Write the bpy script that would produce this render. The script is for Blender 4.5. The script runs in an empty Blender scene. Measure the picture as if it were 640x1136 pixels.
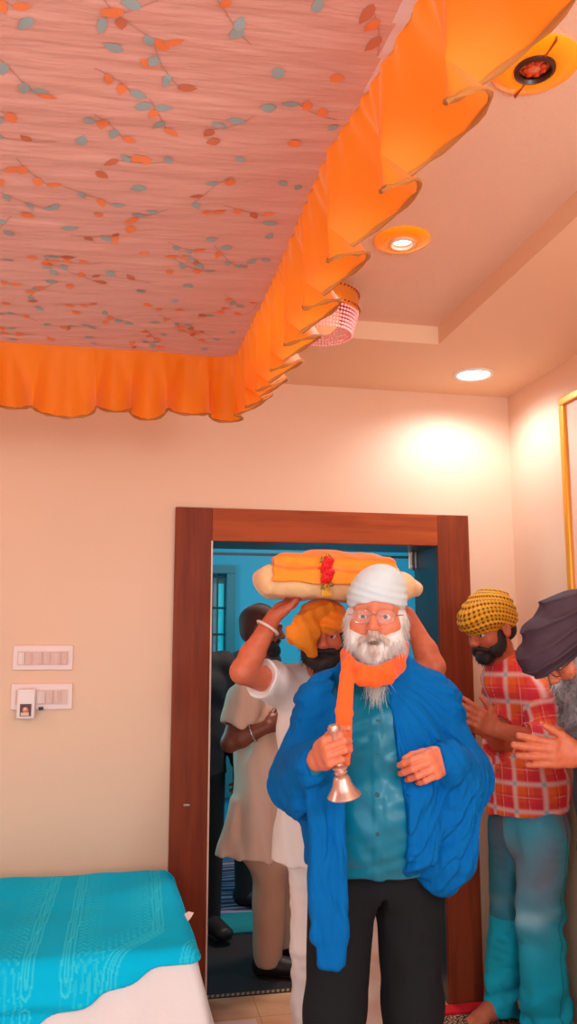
import bpy, bmesh, math, random
import numpy as np
from mathutils import Vector, Matrix
random.seed(7); RNG = np.random.default_rng(11)
scn = bpy.context.scene
COL = scn.collection

# ------------------------------------------------------------------ camera model (used to measure the place)
YAW, PITCH, FPX, CAMH = math.radians(11.316), math.radians(8.584), 909.6, 1.55
_fw = np.array([math.sin(YAW)*math.cos(PITCH), math.cos(YAW)*math.cos(PITCH), math.sin(PITCH)])
_rt = np.array([math.cos(YAW), -math.sin(YAW), 0.0])
_up = np.cross(_rt, _fw)
CAM = np.array([0, 0, CAMH])
def _ray(x, y): return _fw + _rt*(x-320)/FPX - _up*(y-568)/FPX
def at(x, y, Y):
    d = _ray(x, y); return CAM + d*(Y/d[1])
def atz(x, y, Z):
    d = _ray(x, y); return CAM + d*((Z-CAMH)/d[2])
def atx(x, y, X):
    d = _ray(x, y); return CAM + d*(X/d[0])
def V(*a): return np.array(a, float)
def nrm(v): v = np.asarray(v, float); return v/np.linalg.norm(v)

# ------------------------------------------------------------------ materials
def s2l(c):
    c = np.asarray(c, float)/255.0
    return tuple(np.where(c <= 0.04045, c/12.92, ((c+0.055)/1.055)**2.4))
MATS = {}
def mat(name, rgb=(200, 200, 200), rough=0.6, metal=0.0, bump=None, sheen=0.0, emit=None, estr=0, spec=0.4, var=0.0, vscale=4.0, attr=None, trans=0.0, alpha=1.0, coat=0.0):
    if name in MATS: return MATS[name]
    m = bpy.data.materials.new(name); m.use_nodes = True
    nt = m.node_tree; b = nt.nodes['Principled BSDF']
    base = (*s2l(rgb), 1)
    b.inputs['Base Color'].default_value = base
    b.inputs['Roughness'].default_value = rough; b.inputs['Metallic'].default_value = metal
    b.inputs['Specular IOR Level'].default_value = spec
    if sheen: b.inputs['Sheen Weight'].default_value = sheen
    if coat: b.inputs['Coat Weight'].default_value = coat; b.inputs['Coat Roughness'].default_value = .15
    if trans: b.inputs['Transmission Weight'].default_value = trans
    b.inputs['Alpha'].default_value = alpha
    if emit is not None:
        b.inputs['Emission Color'].default_value = (*s2l(emit), 1); b.inputs['Emission Strength'].default_value = estr
    tc = nt.nodes.new('ShaderNodeTexCoord')
    if attr:
        a = nt.nodes.new('ShaderNodeAttribute'); a.attribute_name = attr
        nt.links.new(a.outputs['Color'], b.inputs['Base Color'])
    elif var:
        n = nt.nodes.new('ShaderNodeTexNoise'); n.inputs['Scale'].default_value = vscale; n.inputs['Detail'].default_value = 4
        mx = nt.nodes.new('ShaderNodeMix'); mx.data_type = 'RGBA'
        mx.inputs[6].default_value = tuple(c*(1-var) for c in base[:3])+(1,)
        mx.inputs[7].default_value = tuple(min(1, c*(1+var)) for c in base[:3])+(1,)
        nt.links.new(tc.outputs['Object'], n.inputs['Vector'])
        nt.links.new(n.outputs['Fac'], mx.inputs[0]); nt.links.new(mx.outputs[2], b.inputs['Base Color'])
    if bump:
        sc, st, stretch = bump
        mp = nt.nodes.new('ShaderNodeMapping'); mp.inputs['Scale'].default_value = stretch
        n = nt.nodes.new('ShaderNodeTexNoise'); n.inputs['Scale'].default_value = sc; n.inputs['Detail'].default_value = 5
        bp = nt.nodes.new('ShaderNodeBump'); bp.inputs['Strength'].default_value = st; bp.inputs['Distance'].default_value = 0.01
        nt.links.new(tc.outputs['Object'], mp.inputs['Vector']); nt.links.new(mp.outputs['Vector'], n.inputs['Vector'])
        nt.links.new(n.outputs['Fac'], bp.inputs['Height']); nt.links.new(bp.outputs['Normal'], b.inputs['Normal'])
    MATS[name] = m
    return m

# ------------------------------------------------------------------ objects
def empty(name, loc, label=None, cat=None, group=None, kind=None):
    o = bpy.data.objects.new(name, None); COL.objects.link(o)
    o.location = tuple(loc); o.empty_display_size = 0.1
    tag(o, label, cat, group, kind); return o
def tag(o, label=None, cat=None, group=None, kind=None):
    if label: o['label'] = label
    if cat: o['category'] = cat
    if group: o['group'] = group
    if kind: o['kind'] = kind
    return o
def link(name, me, mats, parent=None, smooth=True):
    o = bpy.data.objects.new(name, me); COL.objects.link(o)
    me.name = name
    for m in (mats if isinstance(mats, (list, tuple)) else [mats]): me.materials.append(m)
    if smooth: me.polygons.foreach_set('use_smooth', [True]*len(me.polygons))
    if parent is not None:
        o.parent = parent
        o.matrix_parent_inverse = Matrix.Translation(-wloc(parent))
    return o
def wloc(o):
    v = Vector(o.location)
    return v if o.parent is None else v      # only top-level things carry an offset; parts stay in world coordinates
def mesh_np(name, v, f, mats, parent=None, smooth=True, midx=None, attrs=None):
    """v (N,3), f list of faces or (M,k) array -> one mesh object"""
    me = bpy.data.meshes.new(name)
    v = np.ascontiguousarray(v, np.float32)
    if isinstance(f, np.ndarray):
        M, k = f.shape
        me.vertices.add(len(v)); me.vertices.foreach_set('co', v.ravel())
        me.loops.add(M*k); me.loops.foreach_set('vertex_index', np.ascontiguousarray(f, np.int32).ravel())
        me.polygons.add(M); me.polygons.foreach_set('loop_start', np.arange(0, M*k, k, dtype=np.int32))
        me.update(calc_edges=True)
    else:
        me.from_pydata([tuple(map(float, p)) for p in v], [], [tuple(map(int, q)) for q in f])
    me.validate()
    if attrs:
        for nme, arr in attrs.items():
            a = me.attributes.new(nme, 'FLOAT_COLOR' if arr.shape[1] == 4 else 'FLOAT_VECTOR', 'POINT')
            a.data.foreach_set('color' if arr.shape[1] == 4 else 'vector', np.ascontiguousarray(arr, np.float32).ravel())
    o = link(name, me, mats, parent, smooth)
    if midx is not None: me.polygons.foreach_set('material_index', np.asarray(midx, np.int32))
    return o
class MB:
    """collects simple shaped solids into one mesh"""
    def __init__(s): s.v = []; s.f = []; s.m = []
    def add(s, v, f, m=0):
        o = len(s.v); s.v += [tuple(map(float, p)) for p in v]; s.f += [tuple(i+o for i in q) for q in f]; s.m += [m]*len(f); return s
    def box(s, lo, hi, m=0, bev=0.0, R=None, c=None):
        bm = bmesh.new(); bmesh.ops.create_cube(bm, size=1)
        lo = V(*lo); hi = V(*hi)
        for q in bm.verts: q.co = Vector((lo+hi)/2+np.array(q.co)*(hi-lo))
        if bev: bmesh.ops.bevel(bm, geom=bm.edges[:], offset=bev, segments=2, affect='EDGES', profile=.6)
        vv = np.array([q.co for q in bm.verts]); bm.verts.index_update()
        if R is not None: vv = (vv-c)@np.asarray(R).T+c
        ff = [[q.index for q in f.verts] for f in bm.faces]; bm.free()
        return s.add(vv, ff, m)
    def lathe(s, prof, n=32, m=0, o=(0, 0, 0), ax=(0, 0, 1), closed=False):
        ax = nrm(ax); t = nrm(np.cross(ax, (0.31, .95, 0.1))); u = np.cross(ax, t); o = V(*o)
        v = []; k = len(prof)
        for r, z in prof:
            for i in range(n):
                a = 2*math.pi*i/n; v.append(o+ax*z+(t*math.cos(a)+u*math.sin(a))*max(r, 1e-5))
        f = []
        for j in range(k-1 if not closed else k):
            j2 = (j+1) % k
            for i in range(n):
                i2 = (i+1) % n; f.append((j*n+i, j*n+i2, j2*n+i2, j2*n+i))
        return s.add(v, f, m)
    def tube(s, pts, r, n=8, m=0, closed=False, flat=None):
        pts = [np.asarray(p, float) for p in pts]; N = len(pts)
        rr = r if isinstance(r, (list, tuple, np.ndarray)) else [r]*N
        v = []; ref = V(0.13, 0.27, 0.95)
        for i, p in enumerate(pts):
            a = pts[(i-1) % N] if (closed or i) else p; b = pts[(i+1) % N] if (closed or i < N-1) else p
            t = nrm(b-a); x = np.cross(t, ref); x = nrm(x if np.linalg.norm(x) > 1e-3 else np.cross(t, (1, 0, 0))); y = np.cross(t, x)
            for k in range(n):
                q = 2*math.pi*k/n; v.append(p+(x*math.cos(q)+y*math.sin(q))*rr[i])
        f = []
        for i in range(N if closed else N-1):
            j = (i+1) % N
            for k in range(n):
                k2 = (k+1) % n; f.append((i*n+k, i*n+k2, j*n+k2, j*n+k))
        if not closed: f += [tuple(range(n))[::-1], tuple((N-1)*n+k for k in range(n))]
        return s.add(v, f, m)
    def prism(s, poly, o, ex, ey, depth, m=0):
        """outline in the plane (o,ex,ey), pushed along ex x ey by depth"""
        o, ex, ey = V(*o), V(*ex), V(*ey); nz = nrm(np.cross(ex, ey))*depth
        a = [o+ex*x+ey*y for x, y in poly]; n = len(a)
        f = [tuple(range(n))[::-1], tuple(range(n, 2*n))]+[(i, (i+1) % n, n+(i+1) % n, n+i) for i in range(n)]
        return s.add(a+[p+nz for p in a], f, m)
    def build(s, name, mats, parent=None, smooth=False):
        me = bpy.data.meshes.new(name); me.from_pydata(s.v, [], s.f)
        bm = bmesh.new(); bm.from_mesh(me); bmesh.ops.recalc_face_normals(bm, faces=bm.faces[:]); bm.to_mesh(me); bm.free()
        me.polygons.foreach_set('material_index', s.m)
        o = link(name, me, mats, parent, smooth)
        if smooth:
            try: me.set_sharp_from_angle(angle=math.radians(40))
            except Exception: pass
        return o
def struct(o): o['kind'] = 'structure'; return o

# ------------------------------------------------------------------ implicit sculpting: smooth unions of limbs, meshed as one skin
def smin(a, b, k):
    if k <= 0: return np.minimum(a, b)
    h = np.maximum(k-np.abs(a-b), 0)/k
    return np.minimum(a, b)-h*h*k*0.25
def frame(w, xd):
    w = nrm(w); x = np.asarray(xd, float); x = nrm(x-w*(x@w)); return x, np.cross(w, x), w
class Sculpt:
    def __init__(s): s.pr = []; s.disp = None; s.amp = 0.0
    def add(s, fn, k=.02, op=1): s.pr.append((fn, k, op)); return s
    def c(s, a, b, ra, rb, k=.02, op=1):
        a = np.asarray(a, float); b = np.asarray(b, float); d = b-a; L2 = max(d@d, 1e-12)
        def fn(p):
            q = p-a; t = np.clip(q@d/L2, 0, 1); q = q-t[:, None]*d
            return np.sqrt((q*q).sum(1))-(ra+(rb-ra)*t)
        return s.add(fn, k, op)
    def e(s, a, b, ra, rb, xd, k=.03, op=1):
        """tapered limb of oval section; ra, rb = (half width along xd, half depth)"""
        a = np.asarray(a, float); b = np.asarray(b, float); L = np.linalg.norm(b-a); x, y, w = frame(b-a, xd)
        def fn(p):
            q = p-a; h = q@w; t = np.clip(h/L, 0, 1)
            rx = ra[0]+(rb[0]-ra[0])*t; ry = ra[1]+(rb[1]-ra[1])*t; rz = np.minimum(rx, ry)
            X = q@x/rx; Y = q@y/ry; Z = (h-t*L)/rz
            n = np.sqrt(X*X+Y*Y+Z*Z)+1e-9; g = np.sqrt((X/rx)**2+(Y/ry)**2+(Z/rz)**2)+1e-9
            return n*(n-1)/g
        return s.add(fn, k, op)
    def ell(s, c, r, ax=None, k=.02, op=1):
        c = np.asarray(c, float); r = np.asarray(r, float); R = np.eye(3) if ax is None else np.asarray(ax, float)
        def fn(p):
            q = (p-c)@R.T/r; n = np.sqrt((q*q).sum(1))+1e-9; q = q/r
            return n*(n-1)/(np.sqrt((q*q).sum(1))+1e-9)
        return s.add(fn, k, op)
    def box(s, c, h, ax=None, rd=.01, k=.02, op=1):
        c = np.asarray(c, float); h = np.asarray(h, float)-rd; R = np.eye(3) if ax is None else np.asarray(ax, float)
        def fn(p):
            q = np.abs((p-c)@R.T)-h
            return np.sqrt((np.maximum(q, 0)**2).sum(1))+np.minimum(q.max(1), 0)-rd
        return s.add(fn, k, op)
    def clip(s, pt, n, k=.01):
        """cut away the side the normal points to"""
        pt = np.asarray(pt, float); n = nrm(n)
        return s.add(lambda p: (p-pt)@n, k, 2)
    def chain(s, pts, rs, k=.02):
        for i in range(len(pts)-1): s.c(pts[i], pts[i+1], rs[i], rs[i+1], k)
        return s
    def copy(s):
        t = Sculpt(); t.pr = list(s.pr); return t
    def ev(s, p, keep=None, blk=None):
        D = np.full(len(p), 9.0)
        for i, (fn, k, op) in enumerate(s.pr):
            if keep is None or op == 2:
                d = fn(p); idx = slice(None)
            else:
                idx = np.nonzero(keep[blk, i])[0]
                if not len(idx): continue
                d = fn(p[idx])
            if op == 1: D[idx] = smin(D[idx], d, k)
            elif op == -1: D[idx] = -smin(-D[idx], d, k)
            else: D[idx] = -smin(-D[idx], -d, k)
        return D
    def field(s):
        return lambda p: s.ev(p)
    def mesh(s, h, lo, hi):
        lo = np.asarray(lo, float); hi = np.asarray(hi, float); B = 6
        nb = np.ceil((hi-lo)/(h*B)).astype(int); H = h*B
        g = [lo[i]+(np.arange(nb[i])+.5)*H for i in range(3)]
        C = np.stack(np.meshgrid(*g, indexing='ij'), -1).reshape(-1, 3)
        rad = H*.87*1.25+s.amp
        n = len(s.pr); dist = np.empty((len(C), n), np.float32); D = np.full(len(C), 9.0)
        for i, (fn, k, op) in enumerate(s.pr):
            d = fn(C); dist[:, i] = d
            if op == 1: D = smin(D, d, k)
            elif op == -1: D = -smin(-D, d, k)
            else: D = -smin(-D, -d, k)
        ops = np.array([o for _, _, o in s.pr]); ks = np.array([k for _, k, _ in s.pr])
        dm = np.where(ops[None] == 1, dist, 9).min(1)
        keep = np.where(ops[None] == 1, dist < dm[:, None]+2*rad+ks[None], dist < 2*rad+ks[None])
        act = np.abs(D) < rad*1.5+.012
        dims = nb*B
        own = [np.minimum(np.arange(dims[i])//B, nb[i]-1) for i in range(3)]
        bid = (own[0][:, None, None]*nb[1]+own[1][None, :, None])*nb[2]+own[2][None, None, :]
        Fd = D[bid].astype(np.float32)
        m = act[bid]
        ii = np.nonzero(m.ravel())[0]; b = bid.ravel()[ii]; del bid, m
        ijk = np.stack(np.unravel_index(ii, dims), 1)
        out = np.empty(len(ii), np.float32)
        for q in range(0, len(ii), 400000):
            P = lo+ijk[q:q+400000]*h
            d = s.ev(P, keep, b[q:q+400000])
            if s.disp is not None: d = d+s.disp(P)
            out[q:q+400000] = d
        Fd.ravel()[ii] = out
        # surface nets
        S = Fd < 0
        st = np.array([dims[1]*dims[2], dims[2], 1])
        cid = []; pts = []; quads = []
        for a in range(3):
            bx, cx = (a+1) % 3, (a+2) % 3
            s0 = [slice(1, None)]*3; s1 = [slice(1, None)]*3
            s0[a] = slice(0, -1); s1[a] = slice(1, None)
            A, Bq = S[tuple(s0)], S[tuple(s1)]
            w = np.argwhere(A != Bq)
            off = np.ones(3, int); off[a] = 0; w = w+off
            i0 = w@st; i1 = i0+st[a]
            f0 = Fd.ravel()[i0]; f1 = Fd.ravel()[i1]; t = f0/(f0-f1)
            p = w.astype(float); p[:, a] += t
            q = np.stack([i0-st[bx]-st[cx], i0-st[cx], i0, i0-st[bx]], 1)
            fl = f0 > 0
            q[fl] = q[fl][:, ::-1]
            quads.append(q)
            for j in range(4): pts.append(p); cid.append([i0-st[bx]-st[cx], i0-st[cx], i0, i0-st[bx]][j])
        cid = np.concatenate(cid); pts = np.concatenate(pts); Q = np.concatenate(quads)
        u, inv = np.unique(cid, return_inverse=True)
        cnt = np.bincount(inv)
        Vv = np.stack([np.bincount(inv, pts[:, i])/cnt for i in range(3)], 1)
        F = np.searchsorted(u, Q)
        return lo+Vv*h, F
def bounds(*pts, pad=.15):
    P = np.array(pts); return P.min(0)-pad, P.max(0)+pad
def relax(v, f, it=1, lam=.5):
    for _ in range(it):
        acc = np.zeros_like(v); cnt = np.zeros(len(v))
        for a, b in ((0, 1), (1, 2), (2, 3), (3, 0)):
            for i in range(3):
                acc[:, i] += np.bincount(f[:, a], v[f[:, b], i], len(v))+np.bincount(f[:, b], v[f[:, a], i], len(v))
            cnt += np.bincount(f[:, a], minlength=len(v))+np.bincount(f[:, b], minlength=len(v))
        v = v+lam*(acc/cnt[:, None]-v)
    return v
def sculpt_obj(name, S, h, lo, hi, mats, parent, col=None, pat=None, midx=None, sm=0):
    v, f = S.mesh(h, lo, hi)
    if sm: v = relax(v, f, sm)
    at_ = {}
    if col is not None: at_['Col'] = np.concatenate([col(v), np.ones((len(v), 1))], 1)
    if pat is not None: at_['pat'] = pat(v)
    mi = midx(v[f].mean(1)) if midx is not None else None
    return mesh_np(name, v, f, mats, parent, True, mi, at_ or None)
def wob(p, fr, seed=0, n=4):
    """cheap smooth noise, about -1..1; fr = frequency vector"""
    r = np.random.default_rng(seed); o = np.zeros(len(p))
    q = p*np.asarray(fr)
    for i in range(n):
        k = r.normal(size=3); k /= np.linalg.norm(k); k *= (1+.6*i)
        o += np.sin(q@k*2*math.pi+r.uniform(0, 6.28)+1.3*np.sin(q@r.normal(size=3)*2+i))/(1+.5*i)
    return o/2.2
def ridge(x): return np.abs(np.sin(x))**.7*2-1
def strands(base, dirs, ln, r, bend=None, curl=0.0, seg=5, rng=RNG):
    """thin tapering hairs as 3-sided tubes"""
    N = len(base); dirs = dirs/np.linalg.norm(dirs, axis=1, keepdims=True)
    s1 = np.cross(dirs, rng.normal(size=(N, 3))); s1 /= np.linalg.norm(s1, axis=1, keepdims=True); s2 = np.cross(dirs, s1)
    ln = np.broadcast_to(ln, (N,))[:, None]; bend = np.zeros((1, 3)) if bend is None else np.asarray(bend)
    ph = rng.uniform(0, 6.28, (N, 1)); rings = []
    for j in range(seg+1):
        t = j/seg
        c = base+dirs*ln*t+bend*ln*t*t
        if curl: c = c+(s1*np.sin(ph+t*9)+s2*np.cos(ph+t*9))*curl*t
        rr = r*(1-t*.85)
        for k in range(3):
            a = 2.094*k; rings.append(c+(s1*math.cos(a)+s2*math.sin(a))*rr)
    v = np.stack(rings, 1).reshape(-1, 3); per = 3*(seg+1)
    f = []
    for j in range(seg):
        for k in range(3): f.append((j*3+k, j*3+(k+1) % 3, j*3+3+(k+1) % 3, j*3+3+k))
    f = np.array(f); F = (f[None]+(np.arange(N)*per)[:, None, None]).reshape(-1, 4)
    return v, F
def join(*vf):
    v = []; f = []; o = 0
    for a, b in vf: v.append(a); f.append(b+o); o += len(a)
    return np.concatenate(v), np.concatenate(f)
def surf_pick(v, f, n, ok=None, rng=RNG):
    """random points and outward normals on a quad mesh"""
    a = v[f]; c = a.mean(1); nn = np.cross(a[:, 2]-a[:, 0], a[:, 3]-a[:, 1]); ar = np.linalg.norm(nn, axis=1)+1e-12
    w = ar.copy()
    if ok is not None: w = w*ok(c)
    i = rng.choice(len(f), n, p=w/w.sum())
    return c[i], nn[i]/ar[i][:, None]
# ------------------------------------------------------------------ people
def headframe(fwd, up=(0, 0, 1)):
    f = nrm(fwd); s = nrm(np.cross(up, f)); u = np.cross(f, s); return np.stack([s, f, u])   # rows: side (own left), forward, up
class Head:
    def __init__(s, c, fwd, up=(0, 0, 1), sc=1.0): s.c = np.asarray(c, float); s.R = headframe(fwd, up); s.sc = sc
    def __call__(s, x, y, z): return s.c+(np.array([x, y, z])*s.sc)@s.R
    def loc(s, p): return ((p-s.c)@s.R.T)/s.sc
    def d(s, x, y, z): return np.array([x, y, z])@s.R
def add_head(S, H, nose=1.0, fat=0.0):
    k = H.sc; R = H.R
    E_ = lambda c, r, kk=.02, op=1: S.ell(H(*c), np.array(r)*k, R, kk*k, op)
    C_ = lambda a, b, ra, rb, kk=.01, op=1: S.c(H(*a), H(*b), ra*k, rb*k, kk*k, op)
    E_((0, -.012, .035), (.074, .096, .085), .02)
    E_((0, .028, -.035), (.062+fat, .066, .078), .03)
    E_((0, .066, -.094), (.028+fat, .026, .022), .03)
    for q in (-1, 1):
        E_((q*.038, .062, -.026), (.028+fat, .027, .028), .025)
        C_((0, .093, .026), (q*.046, .078, .024), .011, .010, .016)
        E_((q*.033, .100, .004), (.020, .016, .013), .014, -1)
        E_((q*.032, .0765, .003), (.0145, .0145, .0145), .003)
        C_((q*.019, .088, .009), (q*.045, .080, .008), .0050, .0045, .006)
        C_((q*.020, .087, -.007), (q*.044, .079, -.006), .0045, .004, .006)
        E_((q*.0125, .105, -.031), (.0095, .0105, .008), .007)
        E_((q*.079, -.008, -.003), (.009, .021, .034), .008)
        E_((q*.086, -.002, -.002), (.006, .011, .020), .006, -1)
    C_((0, .089, .018), (0, .112*nose, -.026), .0085, .0135, .012)
    C_((-.021, .084, -.058), (.021, .084, -.058), .0055, .0055, .008)
    C_((-.012, .090, -.0565), (.012, .090, -.0565), .0058, .0058, .006)
    C_((-.017, .087, -.069), (.017, .087, -.069), .0072, .0072, .007)
    C_((-.020, .0965, -.063), (.020, .0965, -.063), .0018, .0018, .003, -1)
def head_color(H, base, lip, brow):
    base = np.array(s2l(base)); lip = np.array(s2l(lip)); brow = np.array(s2l(brow)); white = np.array(s2l((225, 215, 205))); iris = np.array(s2l((45, 30, 25)))
    def f(v):
        L = H.loc(v); col = np.broadcast_to(base, v.shape).copy()
        n = wob(v, (28, 28, 28), 3)[:, None]; col *= 1+.07*n
        near = (np.abs(L) < .16).all(1)
        def mixc(m, c): m = np.clip(m, 0, 1)[:, None]; col[:] = col*(1-m)+c*m
        d = np.sqrt((L[:, 0]/.023)**2+((L[:, 2]+.063)/.0105)**2); mixc((1.15-d)*4*(L[:, 1] > .07)*near, lip)
        for q in (-1, 1):
            d = np.sqrt(((L[:, 0]-q*.031)/.026)**2+((L[:, 2]-.028-.004*(1-np.abs(L[:, 0]-q*.031)/.026))/.0055)**2); mixc((1.1-d)*3*(L[:, 1] > .05)*near, brow)
            e = np.sqrt(((L-np.array([q*.032, .0765, .003]))**2).sum(1)); m = (e < .0153)*(L[:, 1] > .083)*(np.abs(L[:, 2]-.0015) < .0055)
            mixc(m*1.0, white)
            d = np.hypot(L[:, 0]-q*.032, L[:, 2]-.002); mixc(m*(d < .0062)*1.0, iris)
        return col
    return f
def add_hand(S, w, d, n, t, curl=(.3, .3, .3, .3), sc=1.0, thumb=(.7, .3), spread=.0, k=.006, tcurl=.3, fr=1.0):
    """w wrist, d towards the fingers, n the way the palm faces, t the thumb's side"""
    d = nrm(d); n = np.asarray(n, float); n = nrm(n-d*(n@d)); tt = np.cross(d, n); t = tt if tt@np.asarray(t) > 0 else -tt
    P = lambda a, b, c: np.asarray(w)+(d*a+t*b+n*c)*sc
    S.e(P(0.0, 0, 0), P(.030, .002, 0), (.029*sc, .019*sc), (.036*sc, .017*sc), t, .015)
    S.e(P(.030, .002, 0), P(.082, 0, -.002), (.036*sc, .016*sc), (.038*sc, .0125*sc), t, .012)
    S.ell(P(.040, .026, .010), np.array([.030, .016, .016])*sc, np.stack([d, t, n]), .012)
    S.ell(P(.045, -.024, .008), np.array([.034, .013, .014])*sc, np.stack([d, t, n]), .012)
    kn = [(.090, .029, .0105), (.094, .0095, .011), (.089, -.0105, .0105), (.080, -.029, .009)]
    ln = [(.043, .026, .021), (.047, .030, .022), (.044, .028, .021), (.034, .021, .019)]
    tips = []
    for i in range(4):
        a, b, r = kn[i]; r *= fr; p = P(a-.012, b, -.003)
        sp = (1.5-i)*spread; dd = nrm(d+t*sp); cu = curl[i] if not isinstance(curl[i], (tuple, list)) else None
        cs = [curl[i]*.8, curl[i]*1.15, curl[i]*.75] if cu is not None else curl[i]
        th = 0; q = P(a, b, -.002); S.c(p, q, r*sc*1.02, r*sc, k+.004)
        for j in range(3):
            th += cs[j]; dv = dd*math.cos(th)+n*math.sin(th); q2 = q+dv*ln[i][j]*sc
            S.c(q, q2, r*sc*(1-.07*j), r*sc*(1-.07*(j+1)), k*.6); q = q2
        tips.append(q)
    out, fw_ = thumb
    q = P(.018, .024, .006); dv = nrm(d*(1-.25*out)+t*out+n*fw_); q2 = q+dv*.044*sc; S.c(q, q2, .0155*sc, .0125*sc, .012)
    dv = nrm(dv+d*.25-t*tcurl*.6+n*tcurl*.8); q3 = q2+dv*.033*sc; S.c(q2, q3, .0122*sc, .0112*sc, k)
    dv = nrm(dv-t*tcurl*.5+n*tcurl*.4); q4 = q3+dv*.024*sc; S.c(q3, q4, .0112*sc, .0085*sc, k)
    return tips
def add_foot(S, an, toe, r=.04, z0=0.0):
    an = np.asarray(an, float); toe = np.asarray(toe, float); d = nrm((toe-an)*V(1, 1, 0)); sd = np.cross((0, 0, 1), d)
    g = an.copy(); g[2] = z0
    heel = g-d*.045+V(0, 0, .032)
    S.c(an, heel, r*.95, .030, .03)
    S.e(g+V(0, 0, .045)+d*.01, g+d*.12+V(0, 0, .024), (.032, .036), (.041, .021), sd, .03)
    S.c(an, g+d*.07+V(0, 0, .035), r*.9, .026, .04)
    for i in range(5):
        o = (2-i)*.0165; ll = [.066, .062, .055, .048, .040][i]; rr = [.0125, .0095, .009, .0085, .008][i]
        S.c(g+d*.115+sd*o+V(0, 0, .016), g+d*(.115+ll)+sd*o*1.05+V(0, 0, rr*.95), .014, rr, .008)
def add_body(S, J):
    """J: dict of joints in world space"""
    x = nrm(J['shb']-J['sha']); W = J.get('w', 1.0)
    S.e(J['pelvis'], J['waist'], (.155*W, .105*W), (.14*W, .10*W), x, .05)
    S.e(J['waist'], J['chest'], (.14*W, .10*W), (.155*W, .11*W), x, .05)
    S.e(J['chest'], J['chest']*.35+J['neck']*.65, (.155*W, .11*W), (.10*W, .07*W), x, .05)
    H = J['H']; S.c(J['neck'], H(0, -.018, -.075), .062*W, .056*W, .03)
    for q in 'ab':
        S.c(J['neck']-V(0, 0, .02), J['sh'+q], .055, .055, .04)
        S.c(J['sh'+q], J['el'+q], .054*W, .042*W, .03)
        S.c(J['el'+q], J['el'+q]*.7+J['wr'+q]*.3, .042*W, .043*W, .02); S.c(J['el'+q]*.7+J['wr'+q]*.3, J['wr'+q], .043*W, .028, .02)
        S.c(J['hip'+q], J['kn'+q], .088*W, .055*W, .04); S.c(J['kn'+q], J['kn'+q]*.65+J['an'+q]*.35, .055*W, .056*W, .03); S.c(J['kn'+q]*.65+J['an'+q]*.35, J['an'+q], .056*W, .038, .03)
        add_foot(S, J['an'+q], J['toe'+q], .04, J.get('z0', 0.0))
    add_head(S, H, J.get('nose', 1.0), J.get('fat', 0.0))
def skin_mat(): return mat('skin', attr='Col', rough=.48, spec=.4)
# ------------------------------------------------------------------ the room
D, XW, ZC, ZT = 3.5485, 1.788, 2.687, 2.76          # back wall, right wall, lower ceiling, tray ceiling
OL, OR, OZ = .3653, 1.4044, 1.9566                  # door opening
FL, FR, FZ = .2092, 1.5533, 2.1002                  # outside of the door casing
WT = .30
XL = -2.3; YB = -.5; XT, YT = 1.1886, 2.9239       # left wall, open rear, tray edges
peach = mat('wall_paint', (236, 188, 156), .55, bump=(90, .05, (1, 1, 1)), var=.02, vscale=1.2)
ceilm = mat('ceiling_paint', (240, 194, 158), .6, bump=(60, .05, (1, 1, 1)))
tray = mat('tray_paint', (238, 194, 166), .6, bump=(260, .35, (1, 1, 1)))
b = MB(); b.box((XL-.1, D, -.05), (FL+.02, D+WT, 3.0)); b.box((FR-.02, D, -.05), (XW+.12, D+WT, 3.0)); b.box((FL+.02, D, FZ-.02), (FR-.02, D+WT, 3.0))
struct(b.build('wall_back', peach))
struct(MB().box((XW, YB, -.05), (XW+.12, D+.0, 3.0)).build('wall_right', peach))
struct(MB().box((.75, YB-.12, -.05), (XW+.12, YB, 1.7)).build('rear_light_block', peach))  # unseen low block, added to hold back rear light from the lower right
struct(MB().box((XL-.12, YB, -.05), (XL, D, 3.0)).build('wall_left', peach))
for lo, hi in (((XT, YB, ZC), (XW, D, ZC+.25)), ((XL, YT, ZC), (XT, D, ZC+.25)), ((XL, YB, ZC), (-1.7, YT, ZC+.25))): struct(MB().box(lo, hi).build('ceiling', ceilm))
struct(MB().box((-1.7, YB, ZT), (XT, YT, ZT+.1)).build('ceiling_tray', tray))

def floor_mat():
    m = mat('floor_marble', (228, 160, 120), .22, spec=.5); nt = m.node_tree; bs = nt.nodes['Principled BSDF']
    tc = nt.nodes.new('ShaderNodeTexCoord'); n = nt.nodes.new('ShaderNodeTexNoise'); n.inputs['Scale'].default_value = 2.6; n.inputs['Detail'].default_value = 8; n.inputs['Distortion'].default_value = 1.6
    r = nt.nodes.new('ShaderNodeValToRGB'); r.color_ramp.elements[0].position = .35; r.color_ramp.elements[1].position = .68
    r.color_ramp.elements[0].color = (*s2l((214, 138, 98)), 1); r.color_ramp.elements[1].color = (*s2l((240, 178, 136)), 1)
    bk = nt.nodes.new('ShaderNodeTexBrick'); bk.offset = 0; bk.inputs['Scale'].default_value = 1; bk.inputs['Brick Width'].default_value = .6; bk.inputs['Row Height'].default_value = .6; bk.inputs['Mortar Size'].default_value = .0014
    mx = nt.nodes.new('ShaderNodeMix'); mx.data_type = 'RGBA'; mx.inputs[7].default_value = (*s2l((176, 118, 88)), 1)
    nt.links.new(tc.outputs['Object'], n.inputs['Vector']); nt.links.new(n.outputs['Fac'], r.inputs['Fac'])
    nt.links.new(tc.outputs['Object'], bk.inputs['Vector']); nt.links.new(bk.outputs['Fac'], mx.inputs[0]); nt.links.new(r.outputs['Color'], mx.inputs[6])
    nt.links.new(mx.outputs[2], bs.inputs['Base Color']); return m
struct(MB().box((XL, YB, -.1), (XW, D+WT-.02, 0)).build('floor', floor_mat()))
dark = mat('hall_floor_tile', (54, 46, 48), .65, spec=.2, var=.25, vscale=3)
struct(MB().box((-.9, D+WT-.02, -.1), (2.8, 6.2, 0)).build('floor_hall', dark))
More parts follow.
